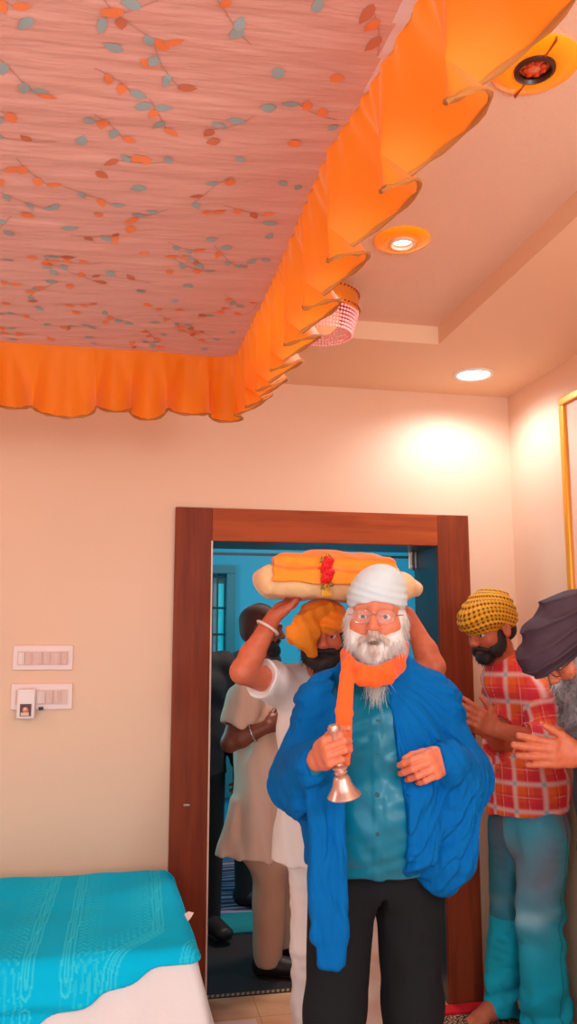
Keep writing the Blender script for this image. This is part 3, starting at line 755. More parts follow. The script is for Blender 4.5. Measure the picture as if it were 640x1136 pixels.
    # pale underside turned out at the corner and along the hem
    b = MB(); q = [at(203, 1015, 2.96), at(209, 1011, 2.97), at(215, 1012.5, 2.96), at(212, 1018, 2.93), at(206, 1025, 2.90), at(203, 1021, 2.93)]
    b.add(q+[p_+V(-.004, .004, -.006) for p_ in q], [tuple(range(6)), tuple(range(11, 5, -1))]+[(i, (i+1) % 6, 6+(i+1) % 6, 6+i) for i in range(6)])
    b.build('turned_corner', mat('pale_lining', (240, 206, 196), .8), cl)
platform()
# red mat and printed mat by the door, both on the floor
rm = tag(MB().box((1.27, 3.445, 0), (1.62, 3.516, .018), 0, .008).build('red_mat', mat('red_felt', (214, 18, 36), .9, bump=(120, .2, (1, 1, 1)))), 'bright red strip of mat on the floor behind the bare foot', 'mat')
def printed():
    m = mat('printed_mat', (190, 130, 100), .85); nt = m.node_tree; bs = nt.nodes['Principled BSDF']; tc = nt.nodes.new('ShaderNodeTexCoord'); v = nt.nodes.new('ShaderNodeTexVoronoi'); v.inputs['Scale'].default_value = 70; v.feature = 'DISTANCE_TO_EDGE'
    r = nt.nodes.new('ShaderNodeValToRGB'); r.color_ramp.elements[0].color = (*s2l((38, 26, 24)), 1); r.color_ramp.elements[1].color = (*s2l((206, 140, 112)), 1); r.color_ramp.elements[0].position = .12; r.color_ramp.elements[1].position = .2
    nt.links.new(tc.outputs['Object'], v.inputs['Vector']); nt.links.new(v.outputs['Distance'], r.inputs['Fac']); nt.links.new(r.outputs['Color'], bs.inputs['Base Color']); return m
tag(MB().box((1.20, 2.75, 0), (1.78, 3.44, .008), 0, .003).build('printed_mat', printed()), 'brown mat printed with small black flecks in front of the red strip', 'mat')
# ------------------------------------------------------------------ elder with the bell
HB = 1.0   # voxel scale
def limbs_copy(J): return dict(J)
def bellman():
    root = empty('person', at(416, 1136, 2.43)*V(1, 1, 0), 'person in white turban with white beard, blue shawl and orange scarf, ringing a handbell', 'person')
    H = Head(at(418, 684, 2.41), (-.38, -.92, -.04), (0.02, 0, 1), 1.03)
    J = dict(H=H, neck=at(419, 745, 2.46), chest=at(417, 815, 2.46), waist=at(416, 905, 2.45), pelvis=at(416, 948, 2.46),
             sha=at(362, 786, 2.49), shb=at(477, 784, 2.46), ela=at(334, 866, 2.47), elb=at(511, 866, 2.42), wra=at(352, 843, 2.20), wrb=at(494, 842, 2.24),
             hipa=at(381, 990, 2.47), hipb=at(453, 990, 2.45), w=1.08, fat=.006, nose=1.04)
    for q, px in (('a', 371), ('b', 458)):
        g = at(px, 1130, 2.45); J['kn'+q] = g*V(1, 1, 0)+V(0, 0, .50); J['an'+q] = g*V(1, 1, 0)+V(0, .02, .085); J['toe'+q] = J['an'+q]+V(-.03 if q == 'a' else .05, -.17, -.05)
    S = Sculpt(); add_body(S, J)
    S.e(at(416, 968, 2.45), at(413.5, 1150, 2.45), (.026, .3), (.048, .3), (1, 0, 0), .008, -1)
    S.e(at(416, 905, 2.38), at(416, 860, 2.40), (.155, .14), (.14, .12), (1, 0, 0), .06)
    # right fist around the bell handle (viewer's left), left hand loosely closed
    GA = at(371, 812, 2.10); GB = at(382, 884, 2.12)                          # bell axis top -> mouth
    ax = nrm(GB-GA)
    gc = at(371, 838, 2.135)
    nb = nrm(V(0.55, -.45, 0)); 
    wr = J['wra']
    d = nrm(at(366, 832, 2.09)-wr)
    add_hand(S, wr+d*.012, d, V(.75, .55, 0), V(0, 0, 1)+V(.1, 0, 0), ((1.0, 1.35, .9),)*4, 1.0, (.55, .75), .02, .005, .5)
    wr = J['wrb']; d = nrm(at(464, 856, 2.13)-wr)
    add_hand(S, wr+d*.004, d, V(-.45, .75, -.35), V(-.1, -.3, 1), ((.75, .75, .4), (.85, .8, .4), (.95, .8, .4), (1.0, .8, .4)), 1.0, (.35, .55), .06, .005, .25)
    col = head_color(H, (222, 122, 88), (178, 84, 66), (205, 120, 90))
    lo, hi = bounds(*[J[k] for k in J if hasattr(J[k], 'shape')], H(0, 0, .12), pad=.17); lo[2] = -.02
    sculpt_obj('body', S, .0031*HB, lo, hi, skin_mat(), root, col)
    # ---- shirt
    satin = mat('teal_satin', (0, 114, 142), .34, spec=.35, bump=(16, .12, (1, 1, .4)))
    T = Sculpt(); x = V(.97, -.24, 0)
    def shirt_core(T, o=0.0):
        T.e(at(416, 985, 2.45), at(416, 905, 2.42), (.190+o, .155+o), (.182+o, .165+o), x, .05)
        T.e(at(416, 905, 2.42), at(417, 815, 2.45), (.182+o, .165+o), (.182+o, .132+o), x, .05)
        T.e(at(417, 815, 2.45), at(419, 752, 2.47), (.182+o, .132+o), (.10+o, .085+o), x, .05)
        T.ell(at(416, 890, 2.40), V(.155, .165, .17)+o, None, .06)
        for q in 'ab':
            T.c(J['neck']-V(0, 0, .05), J['sh'+q], .060+o, .066+o, .04)
    shirt_core(T)
    for q in 'ab':
        T.c(J['sh'+q], J['el'+q], .070, .062, .03); T.c(J['el'+q], J['wr'+q]*.85+J['el'+q]*.15, .062, .050, .03)
    T.clip(at(416, 978, 2.28), (0, 0, -1), .006)
    nk = at(421, 748, 2.33)
    T.ell(nk+V(0, .02, .03), (.052, .10, .055), None, .012, -1)          # open collar
    T.c(at(428, 752, 2.31), at(427, 786, 2.30), .042, .006, .006, -1)
    # placket, pocket, hem
    def disp(p):
        L = p-at(416, 880, 2.3); u = L@x
        pl = np.exp(-((u-.006)/.016)**6)*(L[:, 1] < .1)
        cr = np.exp(-(np.abs(L[:, 2]-.0)/.30)**2)
        f = .0045*wob(p, (5, 5, 12), 5)+.0030*np.sin(p[:, 2]*62+u*30+2*np.sin(u*22))*np.exp(-(u/.11)**2)*cr
        return -.003*pl+f
    T.disp = disp; T.amp = .01
    lo2, hi2 = bounds(*[J[k] for k in ('sha', 'shb', 'ela', 'elb', 'wra', 'wrb', 'pelvis', 'neck')], at(416, 980, 2.45), pad=.2)
    sh = sculpt_obj('shirt', T, .0042*HB, lo2, hi2, satin, root)
    Tf = T.field()
    def on_front(px, py, y0=2.10, fld=None):
        """first point of the cloth along the view ray"""
        fld = fld or Tf; r = _ray(px, py); r = r/r[1]; t = y0+np.arange(0, .5, .002); P = CAM+r*t[:, None]; d = fld(P); i = np.argmax(d < 0); return P[i]
    for py in (838, 882, 925, 800):
        p = on_front(418.5, py); MB().lathe([(0, .004), (.006, .0035), (.0065, 0)], 14, 0, p, (-.2, -1, 0)).build('button', mat('button_teal', (0, 70, 84), .3), sh)
    # collar points
    for s_, pts in ((-1, ((404, 752), (396, 764), (407, 776), (415, 768))), (1, ((437, 748), (444, 764), (432, 782), (424, 770)))):
        P = [on_front(*q)-V(0, .012, 0) for q in pts]; b = MB(); b.add(P+[q+V(0, .010, 0) for q in P], [(0, 1, 2, 3), (7, 6, 5, 4), (0, 4, 5, 1), (1, 5, 6, 2), (2, 6, 7, 3), (3, 7, 4, 0)])
        b.build('collar', satin, sh)
    # ---- trousers
    U = Sculpt()
    U.e(at(416, 955, 2.46), at(416, 966, 2.46), (.183, .135), (.190, .12), x, .03)
    for q, px in (('a', 377), ('b', 457)):
        k = J['kn'+q]; U.c(J['hip'+q], k, .105, .086, .03); U.c(k, J['an'+q]+V(0, 0, -.02), .086, .080, .03)
    U.e(at(416, 990, 2.45), at(413.5, 1150, 2.45), (.0075, .3), (.034, .3), (1, 0, 0), .003, -1)
    U.clip(V(0, 0, .045), (0, 0, -1), .005)
    U.disp = lambda p: .004*wob(p, (7, 7, 2.2), 9)-.003*np.exp(-((np.abs(p[:, 0]-J['kna'][0])/.008)**2))*(p[:, 2] < .8)*(p[:, 1] < 2.45)
    U.amp = .008
    lo3, hi3 = bounds(J['hipa'], J['hipb'], J['ana'], J['anb'], J['pelvis'], pad=.22); lo3[2] = -.02
    sculpt_obj('trousers', U, .005*HB, lo3, hi3, mat('charcoal_cloth', (28, 30, 33), .85, spec=.15, bump=(300, .1, (1, 1, 1))), root)
    # ---- shawl
    W = Sculpt(); 
    shirt_core(W, .016)
    W.clip(at(416, 972, 2.3), (0, 0, -1), .02)
    for q in 'ab': W.c(J['sh'+q], J['el'+q], .088, .086, .04)
    W.e(at(394, 745, 2.46), at(362, 778, 2.49), (.05, .045), (.08, .08), (0, 1, 0), .04)
    W.e(at(447, 744, 2.45), at(477, 776, 2.46), (.05, .045), (.08, .08), (0, 1, 0), .04)
    # sleeve-like drape over the right forearm, hanging to a point
    W.c(J['ela'], at(349, 848, 2.25), .085, .062, .04)
    W.e(at(331, 868, 2.38), at(333, 893, 2.36), (.060, .11), (.034, .07), (1, 0, 0), .03)
    W.e(at(333, 893, 2.36), at(334, 905, 2.36), (.034, .07), (.010, .03), (1, 0, 0), .02)
    # left arm drape, deep swag below the wrist
    W.c(J['elb'], at(497, 846, 2.245), .085, .060, .04)
    W.e(at(500, 868, 2.33), at(497, 950, 2.32), (.085, .10), (.083, .075), (1, 0, 0), .05)
    W.e(at(495, 950, 2.32), at(487, 974, 2.32), (.080, .07), (.045, .045), (1, 0, 0), .04)
    W.e(at(464, 880, 2.245), at(467, 950, 2.25), (.045, .035), (.045, .03), (1, -.2, 0), .04)
    # open front
    xa = at(385.5, 840, 2.24); xb = at(447, 840, 2.24)
    nA = nrm(V(-1, 0, -.02)); nB = nrm(V(1, 0, -.01))
    def opening(p):
        a_ = (xa[0]+(p[:, 2]-1.2)*.06)-p[:, 0]; b_ = p[:, 0]-(xb[0]-(p[:, 2]-1.2)*.02); return np.maximum(np.maximum(a_, b_), p[:, 1]-2.46)
    W.add(opening, .012, -1)
    # room for the hands
    W.c(at(372, 836, 2.02), J['wra']+V(0, -.03, 0), .050, .046, .012, -1)
    W.c(at(462, 853, 2.02), at(470, 851, 2.17), .054, .050, .012, -1)
    # hanging end in front on the viewer's left
    e1, e2 = at(361, 872, 2.24), at(365, 1064, 2.26)
    R = np.stack([nrm(V(1, -.1, .02)), nrm(V(.1, 1, 0)), V(0, 0, 1)])
    W.box((e1+at(363, 1026, 2.255))/2+V(.002, 0, 0), (.051, .020, .222), R, .018, .02)
    W.box((at(366, 1000, 2.24)+e2)/2+V(0, -.006, 0), (.040, .017, .095), R, .014, .012)
    def disp(p):
        x0 = at(419, 742, 2.46); q = p-x0
        left = q[:, 0] < 0
        ang = np.arctan2(-q[:, 2]+.02, np.abs(q[:, 0])+.03)
        rad_ = np.sqrt(q[:, 0]**2+q[:, 2]**2)
        up = np.clip((-.10-q[:, 2])*-6, 0, 1)
        w1 = wob(p, (5, 4, 3), 21)
        fan = np.sin(ang*34+2.2*w1)*np.clip((rad_-.05)*8, 0, 1)
        # lower folds: right sweeps down towards the body, left falls straight
        sw = np.where(left, q[:, 0]*95+q[:, 2]*10+q[:, 1]*50, q[:, 0]*75-q[:, 2]*48+q[:, 1]*55)
        low = np.sin(sw+2.6*w1)+.5*np.sin(sw*1.9+3*w1+1)
        band = np.clip((q[:, 2]+.36)*7, 0, 1)
        tail = (left&(p[:, 1] < 2.32)&(q[:, 2] < -.48))
        fl = fan*band*.9+low*(1-band)*np.where(tail, .7, 1.15)
        w2 = wob(p, (7, 6, 4), 23)
        fine = 1-2*np.abs(np.sin((ang*29+1.6*w2+.8*w1)))**.75; fine2 = 1-2*np.abs(np.sin(sw*1.15+2.4*w2+1.5*w1))**.75
        fr_ = fine*band*np.clip((rad_-.06)*7, 0, 1)+fine2*(1-band)
        return .0040*fl+.0036*fr_*(.65+.5*w1)*np.where(tail, .75, 1)+.0035*wob(p, (3, 3, 3), 22)*np.where(tail, .25, 1)
    W.disp = disp; W.amp = .014
    lo4, hi4 = bounds(J['ela'], J['elb'], J['neck'], at(365, 1066, 2.25), at(510, 985, 2.3), at(372, 836, 2.12), pad=.17)
    sculpt_obj('shawl', W, .0040*HB, lo4, hi4, mat('blue_shawl', (0, 100, 172), .8, spec=.1, bump=(38, .9, (1, 1, .14))), root)
    # ---- scarf
    K = Sculpt()
    ring = [at(383, 728, 2.42), at(388, 740, 2.345), at(401, 749, 2.285), at(416, 751, 2.27), at(431, 747, 2.285), at(443, 736, 2.345), at(448, 718, 2.42)]
    for i in range(len(ring)-1):
        K.e(ring[i], ring[i+1], (.030, .016), (.030, .016), V(0, 0, 1), .012)
    K.e(at(386, 738, 2.33), at(381.5, 790, 2.215), (.020, .010), (.024, .008), V(1, 0, 0), .012)
    K.e(at(381.5, 790, 2.215), at(382, 828, 2.155), (.024, .008), (.020, .007), V(1, 0, 0), .01)
    K.e(at(382, 828, 2.155), at(383.5, 848, 2.135), (.020, .007), (.011, .005), V(1, 0, 0), .01)
    K.disp = lambda p: .0012*np.sin(p[:, 2]*170+p[:, 0]*40)*np.clip((p[:, 2]-1.41)*40, 0, 1); K.amp = .005
    lo5, hi5 = bounds(*ring, at(381, 851, 2.1), pad=.06)
    sculpt_obj('scarf', K, .0032*HB, lo5, hi5, mat('orange_scarf', (255, 96, 12), .7, sheen=.2), root)
    # ---- turban
    Q = Sculpt(); 
    Q.ell(H(0, -.014, .062), (.0905, .108, .080), H.R, .02)
    Q.ell(H(.01, -.03, .098), (.068, .078, .058), H.R, .03)
    Q.ell(H(0, -.02, .045), (.089, .106, .045), H.R, .02)
    Q.clip(H(0, .09, .041), H.d(0, .28, -1), .008)
    def disp(p):
        L = H.loc(p); c_ = L[:, 2]-.35*L[:, 1]*0-.22*np.abs(L[:, 0])*0
        t1 = (L[:, 2]+.20*L[:, 0]+.06*L[:, 1])
        return .0013*np.sin(t1*300+1.4*np.sin(L[:, 0]*20))*np.clip((.115-L[:, 2])*20, .25, 1)+.003*wob(p, (7, 7, 7), 2)
    Q.disp = disp; Q.amp = .006
    lo6, hi6 = H.c-.19, H.c+.22
    sculpt_obj('turban', Q, .003*HB, lo6, hi6, mat('white_turban', (206, 213, 215), .8, bump=(40, .15, (1, 1, 1))), root)
    # ---- beard
    Bd = Sculpt(); E_ = lambda c, r, k=.02, op=1: Bd.ell(H(*c), np.array(r)*H.sc, H.R, k, op)
    for q in (-1, 1):
        E_((q*.066, .022, -.028), (.018, .034, .050)); E_((q*.050, .052, -.068), (.034, .040, .040))
        Bd.c(H(0, .109, -.045), H(q*.040, .092, -.072), .0135, .012, .008)
        E_((q*.079, .004, -.014), (.011, .024, .036))
    E_((0, .078, -.094), (.048, .042, .044)); E_((0, .070, -.118), (.038, .032, .028)); E_((0, .03, -.105), (.06, .05, .03))
    Bd.c(H(0, .085, -.13), H(.004, .100, -.215), .022, .004, .03)
    E_((0, .112, -.071), (.020, .016, .006), .006, -1)
    Bd.disp = lambda p: .0012*np.sin(H.loc(p)[:, 0]*230+3*wob(p, (14, 14, 8), 4))*1+.003*wob(p, (16, 16, 8), 6); Bd.amp = .008
    v, f = Bd.mesh(.003*HB, H.c-V(.2, .26, .30), H.c+V(.2, .2, .12))
    bp_, bn = surf_pick(v, f, 4200)
    L = H.loc(bp_); dn = np.array([H.d(0, 0, -1)]); side = np.sign(L[:, :1])*np.array([H.d(1, 0, 0)])
    dirs = bn*.40+dn*.9+side*.10*np.clip(np.abs(L[:, :1])*14, 0, 1)+RNG.normal(size=bn.shape)*.22
    ok = L[:, 2] < .03
    sv, sf = strands(bp_[ok]-bn[ok]*.004, dirs[ok], RNG.uniform(.010, .028, ok.sum()), .0011, bend=(0, 0, -.3), seg=4)
    tip = np.tile(H(.004, .095, -.16), (260, 1))+RNG.normal(size=(260, 3))*V(.014, .008, .022)
    tv, tf = strands(tip, np.tile(H.d(.05, .12, -1), (260, 1))+RNG.normal(size=(260, 3))*.22, RNG.uniform(.04, .075, 260), .0010, seg=5)
    v2, f2 = join((v, f), (sv, sf), (tv, tf))
    def bcol(v):
        L = H.loc(v); w_ = np.array(s2l((226, 216, 210))); g_ = np.array(s2l((164, 118, 94)))
        ax_ = np.abs(L[:, 0]); t_ = np.clip(ax_/.044, 0, 1); zc_ = -.046-.028*t_**1.5; m = np.clip(1.5-np.abs(L[:, 2]-zc_)/.011, 0, .7)*(ax_ < .046)*(L[:, 1] > .07)
        m = np.maximum(m, np.clip(1.15-np.sqrt((L[:, 0]/.022)**2+((L[:, 2]+.094)/.026)**2), 0, .55)*(L[:, 1] > .06))
        m = np.maximum(m, .92*(np.sqrt((L[:, 0]/.017)**2+((L[:, 2]+.0715)/.0055)**2) < 1)*(L[:, 1] > .08))
        m = np.clip(m*(1+.35*wob(v, (60, 60, 18), 8)), 0, 1)[:, None]
        return w_*(1-m)+g_*m
    c4 = np.concatenate([bcol(v2), np.ones((len(v2), 1))], 1)
    mesh_np('beard', v2, f2, mat('beard_white', attr='Col', rough=.7), root, True, attrs={'Col': c4})
    # ---- eyeglasses
    g = MB()
    for q in (-1, 1):
        pts = []
        for i in range(28):
            a = 2*math.pi*i/28; ca, sa = math.cos(a), math.sin(a); ca = math.copysign(abs(ca)**.75, ca); sa = math.copysign(abs(sa)**.75, sa)
            pts.append(H(q*.034+.0265*ca, .1105-.10*(.0265*ca*q+.03)**2*8-.003*sa, .001+.0185*sa))
        g.tube(pts, .0013, 6, 0, True)
        g.tube([H(q*.0600, .104, .006), H(q*.074, .085, .007), H(q*.082, .02, .006), H(q*.084, -.015, .0)], .0014, 6)
    g.tube([H(-.0085, .1105, .006), H(0, .1165, .009), H(.0085, .1105, .006)], .0013, 6)
    gl_ = g.build('eyeglasses', mat('thin_metal', (176, 130, 112), .3, metal=.6), root, True)
    for q in (-1, 1):
        pts = []
        for i in range(28):
            a = 2*math.pi*i/28; ca, sa = math.cos(a), math.sin(a); ca = math.copysign(abs(ca)**.75, ca); sa = math.copysign(abs(sa)**.75, sa)
            pts.append(H(q*.034+.0262*ca, .1105-.10*(.0265*ca*q+.03)**2*8-.003*sa, .001+.0182*sa))
        b = MB(); b.add(pts, [tuple(range(28))]); o = b.build('lens', mat('spectacle_lens', (235, 240, 245), .08, alpha=.10, spec=.6), gl_)
    # ---- bell (held, so a thing of its own)
    br = mat('bell_metal', (212, 172, 158), .28, metal=.75)
    bell = empty('handbell', GB, 'pale metal handbell held mouth down in the right fist of the shawled elder', 'bell')
    L_ = np.linalg.norm(GB-GA)
    m0 = GB
    pr = [(.0, .0), (.030, .0), (.0425, .001), (.0445, .004), (.0415, .009), (.034, .018), (.0275, .030), (.0235, .042), (.021, .050), (.017, .056), (.010, .060), (.0, .061)]
    MB().lathe(pr, 40, 0, m0, -ax).build('bell_cup', br, bell, True)
    MB().lathe([(0, .058), (.016, .059), (.018, .064), (.014, .069), (.020, .074), (.020, .079), (.013, .084), (.0115, .10), (.014, .13), (.012, .16), (.015, .17), (.017, .178), (.013, .187), (.0, .19)], 24, 0, m0, -ax).build('handle', br, bell, True)
    return J
BJ = bellman()
# ------------------------------------------------------------------ the others
def bodymesh(root, S, J, skin, lip=(150, 66, 54), brow=(40, 26, 22), h=.0042, extra=()):
    col = head_color(J['H'], skin, lip, brow)
    lo, hi = bounds(*[J[k] for k in J if hasattr(J[k], 'shape')], J['H'](0, 0, .12), *extra, pad=.19); lo[2] = -.02
    return sculpt_obj('body', S, h, lo, hi, skin_mat(), root, col)
def hairy(root, name, Bd, h, lo, hi, H, n, r, ln, col, m, down=.9, out=.45, jit=.25, curl=0.0, ok=None, grav=None, seg=4):
    v, f = Bd.mesh(h, lo, hi); bp_, bn = surf_pick(v, f, n, ok)
    g = H.d(0, 0, -1) if grav is None else np.asarray(grav, float)
    dirs = bn*out+g*down+RNG.normal(size=bn.shape)*jit
    sv, sf = strands(bp_-bn*.003, dirs, RNG.uniform(ln[0], ln[1], len(bp_)), r, seg=seg, curl=curl)
    v2, f2 = join((v, f), (sv, sf))
    c4 = np.concatenate([col(v2), np.ones((len(v2), 1))], 1)
    return mesh_np(name, v2, f2, m, root, True, attrs={'Col': c4})
def flat(c): return lambda v: np.broadcast_to(np.array(s2l(c)), v.shape)
def ring_part(root, name, c, ax, r, tr, m):
    x, y, w_ = frame(ax, (0.3, .2, .9)); b = MB(); b.tube([np.asarray(c)+(x*math.cos(a)+y*math.sin(a))*r for a in np.linspace(0, 2*math.pi, 28, endpoint=False)], tr, 8, 0, True); return b.build(name, m, root, True)
hairm = mat('hair', attr='Col', rough=.6)
whitek = mat('white_kurta', (238, 222, 216), .8, bump=(40, .1, (1, 1, 1)))
steel = mat('steel_bangle', (215, 200, 195), .25, metal=.7)
HV = 1.0

# ---- carrier under the bundle
def carrier():
    root = empty('person', at(362, 1120, 3.0)*V(1, 1, 0), 'person in white kurta and orange turban, both arms raised to the bundle on the head', 'person')
    H = Head(at(358, 703.5, 2.93), (-.22, -.96, -.12), (0, 0, 1), .98)
    J = dict(H=H, neck=at(358, 744, 2.98), chest=at(361, 805, 3.0), waist=at(362, 880, 3.0), pelvis=at(362, 925, 3.0),
             sha=at(322, 764, 2.99), shb=at(404, 764, 2.98), ela=at(269, 745, 2.82), elb=at(481, 740, 2.84), wra=at(304, 684, 2.90), wrb=at(452, 682, 2.91),
             hipa=at(345, 938, 3.0), hipb=at(383, 938, 3.0), w=.96)
    for q, px in (('a', 344), ('b', 402)):
        g = at(px, 1080, 2.98)*V(1, 1, 0); J['kn'+q] = g+V(0, -.03, .48); J['an'+q] = g+V(0, 0, .085); J['toe'+q] = J['an'+q]+V(-.02, -.17, -.06)
    S = Sculpt(); add_body(S, J)
    add_hand(S, J['wra'], at(322, 668, 2.93)-J['wra'], V(.25, 0, 1), V(0, -1, .2), (.25, .25, .25, .3), .95, (.6, .2))
    add_hand(S, J['wrb'], at(434, 668, 2.93)-J['wrb'], V(-.25, 0, 1), V(0, -1, .2), (.25, .25, .25, .3), .95, (.6, .2))
    bodymesh(root, S, J, (206, 104, 72), (120, 56, 46))
    T = Sculpt(); x = V(.97, -.2, 0)
    T.e(at(362, 962, 3.0), at(362, 880, 3.0), (.205, .155), (.17, .135), x, .04); T.e(at(362, 880, 3.0), at(361, 800, 3.0), (.17, .135), (.172, .13), x, .04)
    T.e(at(361, 800, 3.0), at(359, 755, 2.99), (.172, .13), (.10, .085), x, .05)
    for q in 'ab':
        T.c(J['neck']-V(0, 0, .06), J['sh'+q], .065, .075, .04); m_ = J['sh'+q]*.45+J['el'+q]*.55; T.c(J['sh'+q], m_, .078, .073, .04)
        T.clip(m_+(J['el'+q]-J['sh'+q])*.0, nrm(J['el'+q]-J['sh'+q]), .006) if False else None
    ca = J['sha']*.45+J['ela']*.55; cb = J['shb']*.45+J['elb']*.55
    T.c(ca+nrm(J['ela']-J['sha'])*.11, ca+nrm(J['ela']-J['sha'])*.2, .108, .11, .006, -1); T.c(cb+nrm(J['elb']-J['shb'])*.11, cb+nrm(J['elb']-J['shb'])*.2, .108, .11, .006, -1)
    T.ell(J['neck']+V(-.01, -.04, .0), (.05, .09, .045), None, .015, -1)
    T.clip(at(362, 962, 2.9), (0, 0, -1), .006)
    T.disp = lambda p: .006*wob(p, (6, 6, 2), 61)+.003*np.sin(p[:, 0]*70+3*wob(p, (3, 3, 2), 62)+p[:, 2]*20); T.amp = .01
    lo, hi = bounds(ca, cb, at(362, 965, 3.0), J['neck'], pad=.24)
    sculpt_obj('kurta', T, .0048, lo, hi, whitek, root)
    U = Sculpt()
    U.e(at(362, 925, 3.0), at(362, 940, 3.0), (.15, .12), (.15, .12), x, .03)
    for q in 'ab': U.c(J['hip'+q], J['kn'+q], .084, .070, .03); U.c(J['kn'+q], J['an'+q]-V(0, 0, .03), .070, .066, .03)
    U.clip(V(0, 0, .05), (0, 0, -1), .006)
    U.disp = lambda p: .004*wob(p, (6, 6, 9), 63)+.004*np.sin(p[:, 2]*60+3*wob(p, (5, 5, 2), 64))*np.clip((.55-p[:, 2])*4, 0, 1); U.amp = .008
    lo, hi = bounds(J['hipa'], J['hipb'], J['ana'], J['anb'], pad=.2); lo[2] = -.02
    sculpt_obj('pajama_trousers', U, .0052, lo, hi, whitek, root)
    # turban with a loose end hanging by the face
    Q = Sculpt(); Q.ell(H(0, -.01, .055), (.094, .112, .074), H.R, .02); Q.ell(H(.0, .02, .040), (.092, .098, .036), H.R, .02)
    Q.disp = lambda p: .003*np.sin((H.loc(p)[:, 2]+.35*np.abs(H.loc(p)[:, 0]))*230)+.0015*wob(p, (8, 8, 8), 65); Q.amp = .006
    om = mat('saffron_cloth', (255, 138, 8), .75, sheen=.2, bump=(60, .2, (1, 1, 1)))
    tb = sculpt_obj('turban', Q, .004, H.c-.2, H.c+.22, om, root)
    K = Sculpt(); a, b_, c, d = at(352, 672, 2.86), at(338, 694, 2.82), at(329, 712, 2.81), at(346, 727, 2.82)
    K.e(at(368, 676, 2.84), b_, (.030, .012), (.045, .012), V(.6, 0, .8), .03); K.e(b_, c, (.05, .012), (.045, .010), V(1, 0, -.2), .03); K.e(at(340, 700, 2.815), d, (.040, .011), (.020, .008), V(1, 0, .2), .03)
    K.e(at(326, 700, 2.83), at(322, 712, 2.84), (.025, .010), (.015, .008), V(1, 0, .4), .02)
    K.disp = lambda p: .0025*np.sin(p[:, 0]*120+p[:, 2]*60)+.0015*wob(p, (12, 12, 12), 66); K.amp = .007
    lo, hi = bounds(a, b_, c, d, at(322, 705, 2.84), pad=.08); sculpt_obj('turban_end', K, .004, lo, hi, mat('saffron_dark', (232, 128, 20), .8, bump=(90, .3, (1, 1, 1))), root)
    Bd = Sculpt(); E_ = lambda c, r: Bd.ell(H(*c), np.array(r)*H.sc, H.R, .02)
    for q in (-1, 1): E_((q*.062, .03, -.035), (.02, .036, .05)); E_((q*.045, .055, -.075), (.034, .036, .036))
    E_((0, .075, -.10), (.044, .038, .04)); Bd.c(H(-.035, .088, -.05), H(.035, .088, -.05), .012, .012, .01)
    hairy(root, 'beard', Bd, .004, H.c-.2, H.c+.15, H, 500, .0012, (.012, .03), flat((40, 30, 30)), hairm)
    w_ = J['wra']; f_ = nrm(J['ela']-w_); ring_part(root, 'bangle', w_+f_*.05, f_+V(.0, .3, 0), .041, .0055, mat('cream_bangle', (236, 205, 190), .4))
    return J
CJ = carrier()

